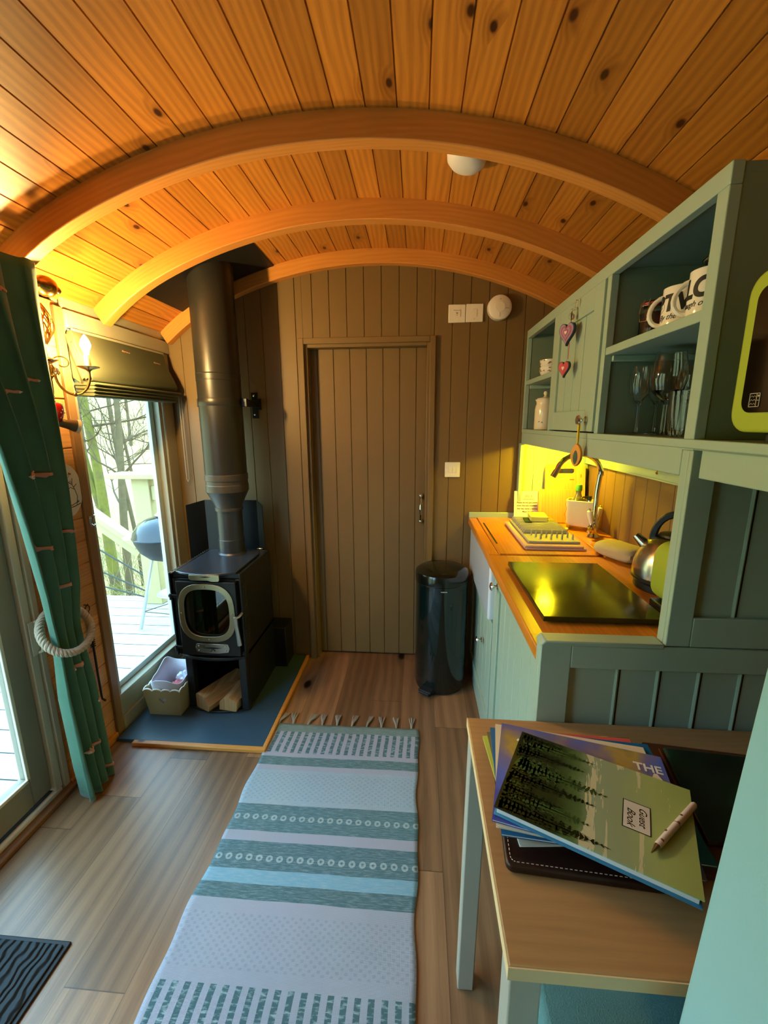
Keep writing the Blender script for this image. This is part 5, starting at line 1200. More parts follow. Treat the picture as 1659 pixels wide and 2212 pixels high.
# small spotlight
SP=thing('swivel_spotlight','small bronze swivel wall spotlight below the red heart','wall light',(-1.35,1.47,1.43))
mb=MB(); mb.M=frame((XL+.0005,1.475,1.432),(0,1,0),(0,0,1)); 
if (mb.M.to_3x3()@Vector((0,0,1))).x<0: mb.M=mb.M@Matrix.Rotation(PI,4,'X')
mb.lathe([(.026,0),(.026,.008),(.008,.012),(.006,.030),(0,.030)],24); mb.build('wall_mount',m_bronze,SP)
mb=MB(); a=Vector((-1.348,1.478,1.435)); b=Vector((-1.298,1.560,1.412)); d_=(b-a).normalized()
mb.tube([a,a+d_*.02,a+d_*.06,a+d_*.088],[.008,.013,.017,.024],18,cap=True); mb.build('lamp_head',m_bronze,SP)
mb=MB(); mb.tube([a+d_*.089,a+d_*.100],[.024,.0265],20); mb.build('frosted_shade',plain('frosted_glass',(226,200,160),.5,trans=.4),SP)
# oval plaque
PQ=thing('oval_wall_plaque','oval cream wooden plaque with printed hare and tree on pine wall','plaque',(XL,1.535,1.165))
def ell(ry,rz,n=48): return [(1.535+ry*math.cos(2*PI*i/n),1.166+rz*math.sin(2*PI*i/n)) for i in range(n)]
mb=MB(); mb.prism(ell(.080,.108),XL+.0005,XL+.009,axis='x'); mb.build('wooden_back',m_boardw,PQ)
mb=MB(); mb.prism(ell(.077,.105),XL+.009,XL+.0105,axis='x'); mb.build('face',m_cream,PQ)
mb=MB(); X_=XL+.0112
def st(P,r=.0012): mb.tube([(X_,1.535+a,1.166+b) for a,b in P],r,4)
st([(.040,-.062),(.048,-.03),(.040,.0),(.030,.02),(.034,.045)]); st([(.030,.02),(.010,.035),(-.012,.04)]); st([(.036,.01),(.052,.02)]); st([(.04,-.0),(.02,.01),(.008,.004)])
st([(-.03,-.066),(.0,-.070),(.03,-.067),(.06,-.060)],.0015); st([(.0,-.064),(.02,-.060),(.05,-.05)],.0012)
for (a,b,r) in ((.0,.058,.009),(.014,.056,.007),(-.006,.045,.006),(.022,.03,.006),(.048,-.05,.005),(.006,.0,.005)): st([(a+r*math.cos(i*PI/4),b+r*.8*math.sin(i*PI/4)) for i in range(9)],.0008)
mb.build('printed_tree',m_ink,PQ)
mb=MB(); st([(-.004,-.066),(-.006,-.04),(-.002,-.02)],.0035); st([(-.002,-.02),(.0,-.006),(-.006,.006)],.0024); st([(-.002,-.02),(.006,-.004)],.0018); st([(.02,.066),(.030,.062)],.004); mb.build('printed_hare',plain('hare_print',(150,80,60),.6),PQ)
# latch hook and poker
HK=thing('double_wall_hook','small chrome double hook on trim beside the window','hook',(XL,1.625,1.02))
mb=MB(); mb.box(XL+.0145,XL+.018,1.618,1.632,1.0,1.045); mb.tube([(XL+.018,1.625,1.035),(XL+.038,1.622,1.04),(XL+.042,1.618,1.052)],.003,8); mb.tube([(XL+.018,1.625,1.01),(XL+.036,1.622,1.0),(XL+.040,1.618,1.012)],.003,8); mb.build('hook',m_chrome,HK,bevel=.001)
PK=thing('fire_poker','black iron poker with coiled handle hanging on the pine wall','poker',(XL,1.545,.68))
mb=MB(); px_,py_=XL+.014,1.540
mb.tube([(px_,py_+.012*math.sin(a),.668+.014*math.cos(a)+.0) for a in [i*2*PI/12 for i in range(12)]],.0022,6,closed=True); mb.tube([(px_,py_,.654),(px_,py_,.36),(px_,py_+.002,.245),(px_+.012,py_+.006,.232)],.0045,8); mb.build('rod',m_blackiron,PK)
mb=MB(); mb.tube([(px_+.0085*math.cos(i*.9),py_+.0085*math.sin(i*.9),.640-.00135*i) for i in range(110)],.0022,6); mb.build('coil_handle',m_blackiron,PK)
mb=MB(); mb.tube([(XL+.0005,1.540,.684),(px_+.004,1.540,.684),(px_+.005,1.540,.69)],.002,6); tag(mb.build('peg_hook',m_blackiron,loc=(XL,1.54,.684)),'tiny hook holding the fire poker on the pine wall','hook')
# ------------------------------------------------------------ table, stool, end board
TB=thing('side_table','small oak-topped table with pale grey legs under the books','table',(.5,.66,0))
tx0,tx1,ty0,ty1=.124,.885,.425,.9005; tz=.73
mb=MB(); mb.box(tx0+.0015,tx1,ty0+.0015,ty1,tz-.022,tz); mb.build('tabletop',m_table,TB,bevel=.002,grain='x')
mb=MB(); mb.box(tx0,tx0+.0015,ty0,ty1,tz-.022,tz-.001); mb.box(tx0+.0015,tx1,ty0,ty0+.0015,tz-.022,tz-.001); mb.build('edge_band',m_tableedge,TB)
m_leg=plain('pale_grey_paint',(176,172,156),.4,var=.04)
for (a,b) in ((tx0+.004,ty0+.006),(tx0+.004,ty1-.05),(tx1-.05,ty0+.006),(tx1-.05,ty1-.05)):
    mb=MB(); sl=-.012 if b>.6 else 0; 
    mb.add([(a-.012,b+sl-.02,0),(a+.028,b+sl-.02,0),(a+.028,b+sl+.02,0),(a-.012,b+sl+.02,0),(a,b,.708),(a+.043,b,.708),(a+.043,b+.043,.708),(a,b+.043,.708)] if sl else [(a,b,0),(a+.043,b,0),(a+.043,b+.043,0),(a,b+.043,0),(a,b,.708),(a+.043,b,.708),(a+.043,b+.043,.708),(a,b+.043,.708)],[(0,3,2,1),(4,5,6,7),(0,1,5,4),(1,2,6,5),(2,3,7,6),(3,0,4,7)]); mb.build('leg',m_leg,TB,bevel=.003)
mb=MB(); mb.box(tx0+.010,tx0+.026,ty0+.05,ty1-.052,.648,.707); mb.box(tx0+.048,tx1-.052,ty1-.03,ty1-.014,.648,.707); mb.build('apron',m_leg,TB,bevel=.002)
ST=thing('upholstered_stool','teal fabric stool tucked under the small oak table','stool',(.44,.64,0))
mb=MB(); mb.prism(rrect(.215,.66,.45,.83,.03),.36,.45); mb.build('seat',m_teal,ST,bevel=.015,bseg=4)
for a in (.235,.605):
    for b in (.47,.775): mb=MB(); mb.box(a,a+.035,b,b+.035,0,.36); mb.build('leg',m_table,ST,bevel=.002,grain='z')
BE=thing('bunk_end_board','pale blue-green painted upright end board at the right foreground','board',(.33,.22,0))
mb=MB(); zt=1.75
def bx(z): return .292+.036*z, .400-.004*z
(a0,b0),(a1,b1)=bx(0),bx(zt)
mb.add([(a0,b0,0),(a0,-.3,0),(a0+.04,-.3,0),(a0+.04,b0,0),(a1,b1,zt),(a1,-.3,zt),(a1+.04,-.3,zt),(a1+.04,b1,zt)],[(0,1,2,3),(7,6,5,4),(0,4,5,1),(1,5,6,2),(2,6,7,3),(3,7,4,0)])
mb.build('panel',plain('duck_egg_paint',(146,192,196),.5,bumps=.1,bscale=400,var=.03),BE,bevel=.006,bseg=3)
# ------------------------------------------------------------ folder, magazines, guest book
TZ=.7305
def slab(name,P,z0,z1,mats,parent=None,loc=None,ins=0,mi=0,bevel=.0006):
    mb=MB(); mb.prism(P,z0,z1,mi); return mb.build(name,mats,parent,loc=loc,bevel=bevel)
def rectP(A,B_,D_): # corner, along, across
    A=Vector(A);B_=Vector(B_);D_=Vector(D_); return [tuple(A),tuple(B_),tuple(B_+D_-A),tuple(D_)]
def inset(P,d):
    c=(sum(p[0] for p in P)/len(P),sum(p[1] for p in P)/len(P)); out=[]
    A,B_,C_,D_=[Vector(p) for p in P]; u=(B_-A).normalized(); v=(D_-A).normalized()
    return [tuple(A+u*d+v*d),tuple(B_-u*d+v*d),tuple(C_-u*d-v*d),tuple(D_+u*d-v*d)]
# leather folder at the bottom
LF=thing('leather_folder','dark brown stitched leather menu folder under the magazines','folder',(.32,.66,TZ))
fp=rrect(.153,.415,.535,.795,.012); R1=math.radians(-4)
def rot(P,a,c=(.28,.66)): return [(c[0]+(x-c[0])*math.cos(a)-(y-c[1])*math.sin(a),c[1]+(x-c[0])*math.sin(a)+(y-c[1])*math.cos(a)) for x,y in P]
mb=MB(); mb.prism(rot(fp,R1),TZ,TZ+.014); mb.build('cover',m_leather,LF,bevel=.004,bseg=3)
mb=MB(); q=rot(rrect(.161,.407,.543,.787,.008,3),R1)
L_=[];
for i in range(len(q)):
    a=Vector(q[i]);b=Vector(q[(i+1)%len(q)]); n=max(1,int((b-a).length/.007))
    for k in range(n): p0=a.lerp(b,(k+.15)/n); p1=a.lerp(b,(k+.7)/n); mb.tube([(p0.x,p0.y,TZ+.0142),(p1.x,p1.y,TZ+.0142)],.0006,4)
mb.build('stitching',m_thread,LF)
# closed tan folder at right with dark cover
TF=thing('tan_folder','tan leather folder with dark glossy picture cover at table right','folder',(.62,.74,TZ))
P=rectP((.490,.835),(.400,.560),(.80,.800)); mb=MB(); mb.prism(P,TZ,TZ+.012); mb.build('back_cover',m_tan,TF,bevel=.003)
P2=[(.520,.812),(.475,.60),(.70,.60),(.76,.790)]; mb=MB(); mb.prism(P2,TZ+.0125,TZ+.020); 
tt=NT('dark_picture'); _o=tt.obj(); _n=tt.noise(_o,7,4); tt.l(tt.ramp(_n,[(.35,lin((8,10,8))),(.52,lin((16,30,20))),(.60,lin((20,60,46))),(.70,lin((110,50,46))),(.85,lin((20,14,10)))]),tt.b.inputs['Base Color']); tt.b.inputs['Roughness'].default_value=.2
mb.build('picture_cover',tt.m,TF,bevel=.004)
mb=MB(); mb.tube([(.512,.808,TZ+.017),(.470,.60,TZ+.017)],.0022,6); mb.build('pale_edge',m_tan,TF)
# magazines
def mag(name,A,B_,w,z0,z1,cover,lab,tilt=None):
    """A far-left corner, B_ near-left corner, w width to the right"""
    A=Vector(A);B_=Vector(B_); d=(B_-A).normalized(); rgt=Vector((-d.y,d.x)); 
    if rgt.x<0: rgt=-rgt
    P=[tuple(A),tuple(B_),tuple(B_+rgt*w),tuple(A+rgt*w)]
    t=thing(name,lab,'magazine',(A.x,A.y,z0),'magazines piled on the table')
    slab('pages',inset(P,.0012),z0,z1-.0006,m_paper,t); slab('cover',P,z1-.0006,z1,cover,t,bevel=0)
    slab('back_cover',P,z0-.0,z0+.0005,cover,t,bevel=0)
    return t,P
def pic(name,stops,scale=9):
    tt=NT(name); _n=tt.noise(tt.obj(),scale,4); tt.l(tt.ramp(_n,[(p,lin(c)) for p,c in stops]),tt.b.inputs['Base Color']); tt.b.inputs['Roughness'].default_value=.3; return tt.m
z=TZ+.0145
specs=[('magazine',(.1560,.770),(.172,.575),.225,.0045,plain('white_brochure',(232,228,214),.4),'white brochure at the bottom of the magazine pile'),
('magazine.001',(.147,.812),(.162,.590),.27,.0045,plain('lime_brochure',(190,196,84),.4),'lime green brochure, lowest coloured one in the pile'),
('magazine.002',(.157,.820),(.160,.590),.30,.0035,pic('olive_cover',[(.3,(54,70,30)),(.7,(140,130,80))]),'brochure with dark olive cover above the lime one'),
('magazine.003',(.168,.826),(.158,.585),.285,.005,plain('coral_brochure',(206,84,78),.4),'coral red brochure showing at the far edge of the pile'),
('magazine.004',(.1640,.822),(.142,.575),.315,.0045,plain('blue_brochure',(16,96,150),.35),'deep blue brochure in the middle of the pile'),
('magazine.005',(.176,.8280),(.135,.585),.290,.004,plain('cream_brochure',(224,208,176),.4),'cream brochure just under the top magazine')]
for nme,A,B_,w,h_,mt,lab in specs:
    mag(nme,A,B_,w,z,z+h_,mt,lab); z+=h_+.0004
mt=pic('top_magazine_cover',[(.32,(70,66,150)),(.45,(84,104,190)),(.56,(120,110,150)),(.66,(176,150,60)),(.8,(40,60,110))],6)
tm,TP=mag('magazine.006',(.1895,.826),(.129,.592),.300,z,z+.004,mt,'violet blue scenic magazine lettered THE, directly under the guest book'); z+=.0044
A,B_,C_,D_=[Vector(p) for p in TP]
u_=(D_-A).normalized(); v_=(A-B_).normalized()
mb=MB(); Mx=frame((D_.x,D_.y,z),tuple(u_)+(0,),tuple(v_)+(0,))
text_mb(mb,'THE',.026,Mx@Matrix.Translation((-.030,-.040,0)),bold=.0004); text_mb(mb,'A',.052,Mx@Matrix.Translation((-.020,-.072,0)),bold=.0016)
mb.M=frame((A.x,A.y,z),(-v_.x,-v_.y,0),(u_.x,u_.y,0)); text_mb(mb,'7 o',.040,Matrix.Translation((.062,.046,0)),bold=.001)
mb.build('cover_lettering',m_white,tm,smooth=0)
# guest book
z0=z+.0006; gA,gB,gD=Vector((.221,.780)),Vector((.133,.600)),Vector((.470,.648))
ug=(gB-gA); Lw=ug.length; ug.normalize(); vg=Vector((-ug.y,ug.x)); Wd=.283
GP=[gA,gB,gB+vg*Wd,gA+vg*Wd]; GP=[tuple(p) for p in GP]
GB=thing('guest_book','green forest patterned hardback guest book on top of the pile','book',(gA.x,gA.y,z0))
zc_=z0+.0175
slab('page_block',inset(GP,.004),z0+.0028,zc_-.0028,m_paper,GB); 
m_bc=plain('book_board_blue',(60,130,170),.5)
slab('back_cover',GP,z0,z0+.0028,m_bc,GB)
tt=NT('guest_book_cover'); uu,vv,_=tt.sep(tt.uv()); nz=tt.noise(tt.comb(tt.math('MULTIPLY',uu,6),tt.math('MULTIPLY',vv,10),0),3,4); 
pos=tt.math('ADD',tt.math('MULTIPLY',vv,1/Wd),tt.math('MULTIPLY_ADD',nz,.16,-.08)); pos=tt.math('ADD',pos,tt.math('MULTIPLY',uu,-.25))
colr=tt.ramp(pos,[(0,lin((26,30,8))),(.26,lin((38,48,16))),(.38,lin((84,110,58))),(.47,lin((150,164,130))),(.62,lin((150,164,122))),(.8,lin((166,178,104))),(1,lin((156,170,92)))])
mist=tt.noise(tt.comb(tt.math('MULTIPLY',uu,1.2),tt.math('MULTIPLY',vv,7),5),4,4,.6,0.6); mm=tt.math('MULTIPLY',tt.math('GREATER_THAN',mist,.56),tt.math('GREATER_THAN',pos,.42))
colr=tt.mix(tt.math('MULTIPLY',mm,.75),colr,lin((216,206,164)))
tt.l(colr,tt.b.inputs['Base Color']); tt.b.inputs['Roughness'].default_value=.35
mb=MB(); n3=[(p[0],p[1]) for p in GP]; vs=[(p[0],p[1],zc_-.0028) for p in n3]+[(p[0],p[1],zc_) for p in n3]
uvq=[(0,0),(Lw,0),(Lw,Wd),(0,Wd)]
mb.add(vs,[(4,5,6,7),(0,3,2,1),(0,1,5,4),(1,2,6,5),(2,3,7,6),(3,0,4,7)],0,[uvq,uvq]+[[uvq[a],uvq[b],uvq[b],uvq[a]] for a,b in ((0,1),(1,2),(2,3),(3,0))])
cv=mb.build('front_cover',tt.m,GB)
def gp(u,v,dz=0): p=gA+ug*u+vg*v; return (p.x,p.y,zc_+.0002+dz)
random.seed(5)
def fir(mb,u0,v0,L,w,m):
    cl=lambda q:gp(min(max(q[0],.0005),Lw-.0005),min(max(q[1],.0005),Wd-.002),.00006*(2-m))
    mb.add([cl((u0-.0016,v0)),cl((u0+.0016,v0)),cl((u0+.0003,v0+L)),cl((u0-.0003,v0+L))],[(0,1,2,3)],m)
    n=int(L/.0065)
    for i in range(n):
        t=i/n; ww=w*(1-t)**.8*random.uniform(.65,1.15); h=.0035*(1-t)+.0016; y=v0+L*t
        for sg in (-1,1):
            dy=random.uniform(-.004,.006)
            mb.add([cl((u0,y-h)),cl((u0+sg*ww*.55,y-h*.6+dy*.5)),cl((u0+sg*ww,y+dy)),cl((u0+sg*ww*.5,y+h*.9+dy*.5)),cl((u0,y+h*1.5))],[(0,1,2,3,4)],m)
            for q in (.35,.7): mb.add([cl((u0+sg*ww*q,y)),cl((u0+sg*ww*(q+.16),y+dy*.5)),cl((u0+sg*ww*(q+.05),y+h*2.6))],[(0,1,2)],m)
mb=MB(); 
for (a,L,w) in ((.022,.125,.026),(.088,.150,.034),(.160,.130,.030)): fir(mb,a,.012,L,w,1)
for (a,L,w) in ((.050,.120,.022),(.118,.142,.024),(.186,.168,.024),(.012,.08,.018),(.150,.095,.022)): fir(mb,a,.004,L,w,0)
mb.build('printed_firs',[plain('dark_fir_print',(30,40,14),.35),plain('mid_fir_print',(64,88,42),.35)],cv,smooth=0,fixn=False)
# title label : reads downwards
def q4(u0,u1,v0,v1,dz): return [gp(u0,v0,dz),gp(u1,v0,dz),gp(u1,v1,dz),gp(u0,v1,dz)]
def lab(mb,u0,u1,v0,v1,dz,m): mb.add(q4(u0,u1,v0,v1,dz),[(0,1,2,3)],m)
lu0,lu1,lv0,lv1=.076,.134,.184,.224
mb=MB(); lab(mb,lu0,lu1,lv0,lv1,.0002,0); lab(mb,lu0+.0015,lu1-.0015,lv0+.0015,lv1-.0015,.0003,1); lb=mb.build('title_label',[m_ink,plain('label_paper',(214,206,190),.5)],cv,smooth=0,fixn=False)
mb=MB(); o_=gp((lu0+lu1)/2,(lv0+lv1)/2,.0006); Mx=frame(o_,(ug.x,ug.y,0),(vg.x,vg.y,0))
text_mb(mb,'Guest',.0155,Mx@Matrix.Translation((-.003,.0085,0)),shear=.5,depth=.0001); text_mb(mb,'Book',.0165,Mx@Matrix.Translation((.004,-.008,0)),shear=.5,depth=.0001); mb.build('title_lettering',m_ink,lb,smooth=0)
# pen
PN=thing('pen','white pen with brown spots lying across the guest book','pen',(.41,.58,zc_))
pa=Vector(Z_ if False else (.348,.533,zc_+.0052)); pb=Vector((.462,.622,zc_+.0052)); d_=(pb-pa).normalized(); Lp=(pb-pa).length
def pp(t): return pa+d_*t
mb=MB(); mb.tube([pp(.018),pp(.022),pp(Lp*.5),pp(Lp-.004),pp(Lp)],[.0046,.0050,.0050,.0050,.0036],16); b_=mb.build('barrel',plain('pen_white',(226,206,190),.3),PN)
mb=MB(); mb.tube([pp(0),pp(.003),pp(.018)],[.0009,.0014,.0046],14); mb.build('tip',m_steel,PN)
mb=MB(); mb.tube([pp(Lp*.55),pp(Lp*.55+.0012)],.00515,16); up=Vector((0,0,1)); 
for t_,o2 in ((.030,.2),(.052,-.6),(.082,.3),(.100,-.3)):
    c=pp(t_)+up*.0038*math.cos(o2)+d_.cross(up)*.0046*math.sin(o2); mb.sphere(tuple(c),.0028,seg=8,rz=.0018)
mb.build('brown_spots',plain('pen_brown',(110,60,44),.4),b_)
# ------------------------------------------------------------ outside
mb=MB(); mb.box(-3.6,XL-.065,-1.5,3.42,-.16,-.12); mb.box(-3.6,-1.0,3.39,3.43,-.30,-.115); struct(mb.build('deck',m_deck,smooth=0))
mb=MB(); N=44; vs=[];fs=[]
for j in range(N+1):
    for i in range(N+1):
        x=-34+ 40*i/N; y=-8+36*j/N; d=max(0,math.hypot(x+2.5,y-3.0)-1.8)
        zz=-1.1-.15*min(d,3)+.50*max(0,d-5)*1.0-.0*d+.25*noise.noise(Vector((x*.35,y*.35,0)))
        vs.append((x,y,min(zz,7.5)))
for j in range(N):
    for i in range(N): a=j*(N+1)+i; fs.append((a,a+1,a+N+2,a+N+1))
mb.add(vs,fs); struct(mb.build('ground',m_bracken,smooth=80))
# railing
RL=thing('deck_railing','pale timber deck railing with sloping handrail and dark wire cables','railing',(-2.6,3.35,-.12))
def plank(mb,a,b,w,h_):
    a=Vector(a);b=Vector(b); M=frame(a,(b-a),(0,1,0)); L=(b-a).length; o=mb.M; mb.M=M; mb.box(0,L,-w/2,w/2,-h_/2,h_/2); mb.M=o
for (a,b) in ((-2.35,-2.20),(-2.03,-1.94)): 
    mb=MB(); mb.box(a,b,3.28,3.38,-.119,.985); mb.build('post',m_timber,RL,bevel=.006)
mb=MB(); mb.box(-2.52,-1.75,3.22,3.42,.985,1.025); mb.build('top_rail',m_timber,RL,bevel=.004)
mb=MB(); mb.box(-2.20,-1.80,3.30,3.34,.80,.92); mb.build('cross_rail',m_timber,RL,bevel=.004)
mb=MB(); plank(mb,(-3.25,3.31,1.06),(-2.36,3.31,.40),.10,.045); plank(mb,(-3.25,3.31,1.0),(-2.36,3.31,.34),.04,.10); mb.build('sloping_handrail',m_timber,RL,bevel=.004)
for (za,zb) in ((.56,.11),(.30,-.03),(.09,-.085)):
    mb=MB(); mb.tube([(-3.1,3.33,za),(-2.35,3.33,zb)],.007,6); mb.build('cable',m_wire,RL)
mb=MB(); mb.box(-3.2,-3.1,3.28,3.38,-.119,1.0); mb.build('post',m_timber,RL,bevel=.006)
# kettle barbecue
Q=thing('kettle_barbecue','blue-black round kettle barbecue on silver legs outside on the deck','barbecue',(-1.88,2.95,-.12))
bx_,by_,bz_=-1.875,2.93,.60
mb=MB(); mb.M=Matrix.Translation((bx_,by_,bz_)); mb.lathe([(.0,-.19),(.06,-.185),(.13,-.155),(.185,-.10),(.215,-.03),(.222,.0),(.228,.004),(.225,.006),(.21,-.03),(.17,-.10),(0,-.17)],48); mb.build('bowl',m_bbqbowl,Q)
mb=MB(); mb.M=Matrix.Translation((bx_,by_,bz_+.006)); mb.lathe([(.229,-.004),(.231,.004),(.226,.012),(.215,.045),(.18,.095),(.12,.130),(.05,.146),(0,.148)],48); ld=mb.build('lid',m_bbq,Q)
mb=MB(); mb.M=Matrix.Translation((bx_,by_,bz_)); mb.lathe([(.02,.150),(.055,.157),(.06,.165),(.05,.172),(.02,.174)],24); mb.M=Matrix.Identity(4); mb.tube([(bx_-.04,by_,bz_+.17),(bx_-.035,by_,bz_+.20),(bx_+.035,by_,bz_+.20),(bx_+.04,by_,bz_+.17)],.010,10); mb.build('lid_handle',m_white,ld)
mb=MB(); mb.box(bx_-.315,bx_-.245,by_-.045,by_+.045,bz_-.030,bz_-.008); mb.tube([(bx_-.25,by_-.035,bz_-.02),(bx_-.205,by_-.03,bz_-.03)],.006,8); mb.build('side_handle',m_white,Q,bevel=.004)
feet=[(-2.075,2.80),(-1.66,2.74),(-1.86,3.22)]; tops=[(bx_-.07,by_-.09),(bx_+.09,by_-.08),(bx_,by_+.12)]
for (a,b),(c,d_) in zip(feet,tops):
    mb=MB(); mb.tube([(c,d_,bz_-.145),(c*.98+a*.02,d_,bz_-.17),(a,b,-.10 if (a,b)!=feet[2] else -.04)],.0125,12); mb.build('leg',m_alu,Q)
mb=MB(); mb.M=Matrix.Translation((bx_+.0,by_+.02,.13)); mb.lathe([(0,-.01),(.10,0),(.12,.012),(.118,.014),(0,.0)],32); mb.M=Matrix.Identity(4); mb.build('ash_catcher',m_alu,Q)
for k in (-.10,.12):
    mb=MB(); mb.M=frame((-1.86+k,3.24,-.045),(0,1,0),(0,0,1)); mb.lathe([(.03,-.016),(.072,-.018),(.075,-.01),(.075,.01),(.072,.018),(.03,.016)],28); mb.build('wheel',plain('blue_black_wheel',(26,44,66),.4) if k<0 else bpy.data.materials['blue_black_wheel'],Q)
mb=MB(); p=lambda i,t:(feet[i][0]*(1-t)+tops[i][0]*t,feet[i][1]*(1-t)+tops[i][1]*t,-.10*(1-t)+(bz_-.15)*t)
mb.tube([p(0,.25),p(1,.25)],.003,6); mb.tube([p(0,.25),p(2,.2)],.003,6); mb.tube([p(1,.25),p(2,.2)],.003,6); mb.build('wire_brace',m_wire,Q)
# trees
def tree(name,base,h,r,lean,seed,bark,lab,nb=16,fork=False,dens=1.0):
    rnd=random.Random(seed); t=thing(name,lab,'tree',base,'bare trees beyond the deck')
    base=Vector(base); top=base+Vector((lean[0],lean[1],h)); P=[];n=14
    for i in range(n+1):
        s=i/n; P.append(base.lerp(top,s)+Vector((.10*r*10*noise.noise(Vector((seed,s*3,0))),.10*r*10*noise.noise(Vector((seed,s*3,9))),0)))
    Rr=[r*(1.25-1.0*(i/n)) if i else r*1.5 for i in range(n+1)]
    mb=MB(); mb.tube(P,Rr,10); stems=[(P,Rr)]
    if fork:
        Q=[P[3]]
        for i in range(1,11): Q.append(P[3]+Vector((-.09*i*fork,.02*i,.30*i*h/5))+Vector((.05*noise.noise(Vector((seed+5,i*.4,0))),0,0)))
        RQ=[r*.8*(1-.07*i) for i in range(11)]; mb.tube(Q,RQ,9); stems.append((Q,RQ))
    mb.build('trunk',bark,t)
    mb=MB()
    def br(p,d,L,r_,dep):
        k=6 if dep<2 else 4; Q=[p]; q=p.copy(); dd=d.copy()
        for i in range(k):
            dd=(dd+Vector((rnd.uniform(-.35,.35),rnd.uniform(-.35,.35),rnd.uniform(-.18,.32)))*.6).normalized(); q=q+dd*L/k; Q.append(q.copy())
        mb.tube(Q,[max(r_*(1-.8*i/k),.0018) for i in range(k+1)],5 if dep<1 else 3,cap=False)
        if dep<3:
            for i in range(int((4 if dep<2 else 3)*dens)):
                j=rnd.randrange(1,k+1); nd=(dd+Vector((rnd.uniform(-1,1),rnd.uniform(-1,1),rnd.uniform(-.6,.8)))*.9).normalized(); br(Q[j],nd,L*rnd.uniform(.45,.7),r_*.5,dep+1)
    for _ in range(nb):
        PP,RR=rnd.choice(stems); j=rnd.randrange(3,len(PP)-1); a=rnd.uniform(0,2*PI); br(PP[j],Vector((math.cos(a),math.sin(a)*.6,rnd.uniform(.0,.8))).normalized(),h*rnd.uniform(.14,.30),RR[j]*.34,0)
    mb.build('branches',m_twig,t,smooth=80)
def dirp(ratio,Y,z): return (ratio*Y,Y,z)
tree('bare_tree',dirp(-.79,6.2,-1.7),7.2,.075,(-.25,.1),3,m_barkA,'mossy lime-green forked trunk, thickest bare tree beyond the deck',12,1.1)
tree('bare_tree.001',dirp(-.76,5.9,-1.7),6.6,.055,(.25,.1),8,m_barkB,'grey-green trunk just right of the mossy forked tree',11)
tree('bare_tree.002',dirp(-.715,7.0,-1.6),5.4,.036,(-.5,.2),14,m_barkB,'slender leaning trunk left of the deck post seen through window',11)
tree('bare_tree.003',dirp(-.68,7.6,-1.6),5.6,.034,(-.7,.1),21,m_barkB,'slender leaning trunk nearest the deck post seen through window',11)
tree('bare_tree.004',dirp(-.86,5.4,-1.6),6.0,.035,(.1,.1),31,m_barkB,'thin trunk at the left edge of the side window',9)
for k,(ra,Y) in enumerate(((-.74,10),(-.64,9.2),(-.82,11),(-.70,12.5),(-.60,11))):
    tree('bare_tree.%03d'%(5+k),dirp(ra,Y,-.9+.3*(Y-9)/3),6.5,.045,(random.uniform(-.5,.5),.2),40+k,m_barkB,'distant thin bare tree standing among the far branches',10,dens=.8)
# tangled undergrowth: uncountable
mb=MB(); rnd=random.Random(77)
for i in range(700):
    Y=rnd.uniform(4.6,9); ra=rnd.uniform(-.95,-.55); x=ra*Y; z=-1.5+.0*Y+(.50*max(0,math.hypot(x+2.5,Y-3)-6.8)); p=Vector((x,Y,z)); d=Vector((rnd.uniform(-.7,.7),rnd.uniform(-.4,.4),1)).normalized(); L=rnd.uniform(.5,1.3); Q=[p]
    for k in range(5): d=(d+Vector((rnd.uniform(-.3,.3),rnd.uniform(-.3,.3),rnd.uniform(-.35,.05)))).normalized(); Q.append(Q[-1]+d*L/5)
    mb.tube(Q,[.006,.005,.004,.003,.002,.0015],3,cap=False)
o=mb.build('undergrowth',m_brush,smooth=80); o['kind']='stuff'; tag(o,'tangle of pale dry bracken and twigs beyond the deck','undergrowth')
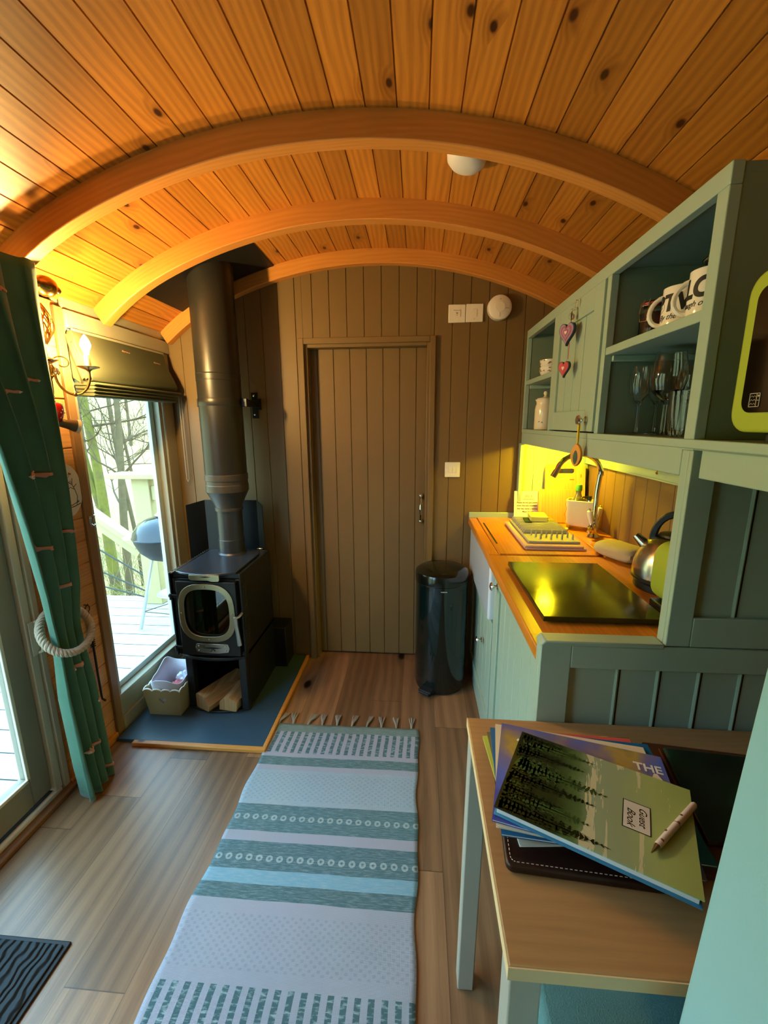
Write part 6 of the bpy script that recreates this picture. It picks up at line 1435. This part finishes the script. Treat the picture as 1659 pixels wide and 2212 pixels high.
# ------------------------------------------------------------ fill globe added out of view behind the camera to brighten the room
GL=thing('fill_globe','warm fill globe added unseen behind the viewer to brighten the hut','fill light',(-.1,-.95,1.95))
mb=MB(); mb.sphere((-.1,-.95,1.93),.11,seg=24); mb.build('globe',m_fillglobe,GL)
mb=MB(); mb.tube([(-.1,-.95,2.03),(-.1,-.95,2.245)],.012,10); mb.build('stem',m_brass,GL)
# ------------------------------------------------------------ world, camera
W=bpy.data.worlds.new('World'); bpy.context.scene.world=W; W.use_nodes=True; nt=W.node_tree; bg=nt.nodes['Background']
tc=nt.nodes.new('ShaderNodeTexCoord'); sp=nt.nodes.new('ShaderNodeSeparateXYZ'); nt.links.new(tc.outputs['Generated'],sp.inputs[0]); rp=nt.nodes.new('ShaderNodeValToRGB'); nt.links.new(sp.outputs[2],rp.inputs[0])
rp.color_ramp.elements[0].position=0; rp.color_ramp.elements[0].color=(.52,.80,1,1); rp.color_ramp.elements[1].position=.8; rp.color_ramp.elements[1].color=(.38,.70,1,1)
nt.links.new(rp.outputs[0],bg.inputs[0]); bg.inputs[1].default_value=10.5
cd=bpy.data.cameras.new('camera'); cam=bpy.data.objects.new('camera',cd); C.objects.link(cam); bpy.context.scene.camera=cam
cd.sensor_fit='HORIZONTAL'; cd.sensor_width=36; cd.lens=36*913.9/1659; cd.clip_start=.02; cd.clip_end=200
yaw,pitch,roll=0.0797846,0.2078047,-0.0053918
cy,sy,cp,sp_=math.cos(yaw),math.sin(yaw),math.cos(pitch),math.sin(pitch)
f=Vector((-sy*cp,cy*cp,-sp_)); r=Vector((cy,sy,0)); u=r.cross(f); r2=r*math.cos(roll)+u*math.sin(roll); u2=-r*math.sin(roll)+u*math.cos(roll)
Mc=Matrix((r2,u2,-f)).transposed().to_4x4(); Mc.translation=Vector((0,0,1.42)); cam.matrix_world=Mc
sc=bpy.context.scene; sc.view_settings.view_transform='Standard'; sc.view_settings.look='None'; sc.view_settings.gamma=1; sc.view_settings.use_curve_mapping=False; sc.view_settings.exposure=0.15
sc.cycles.use_denoising=True; sc.cycles.max_bounces=10; sc.cycles.transparent_max_bounces=12; sc.cycles.sample_clamp_indirect=6; sc.cycles.caustics_reflective=False; sc.cycles.caustics_refractive=False
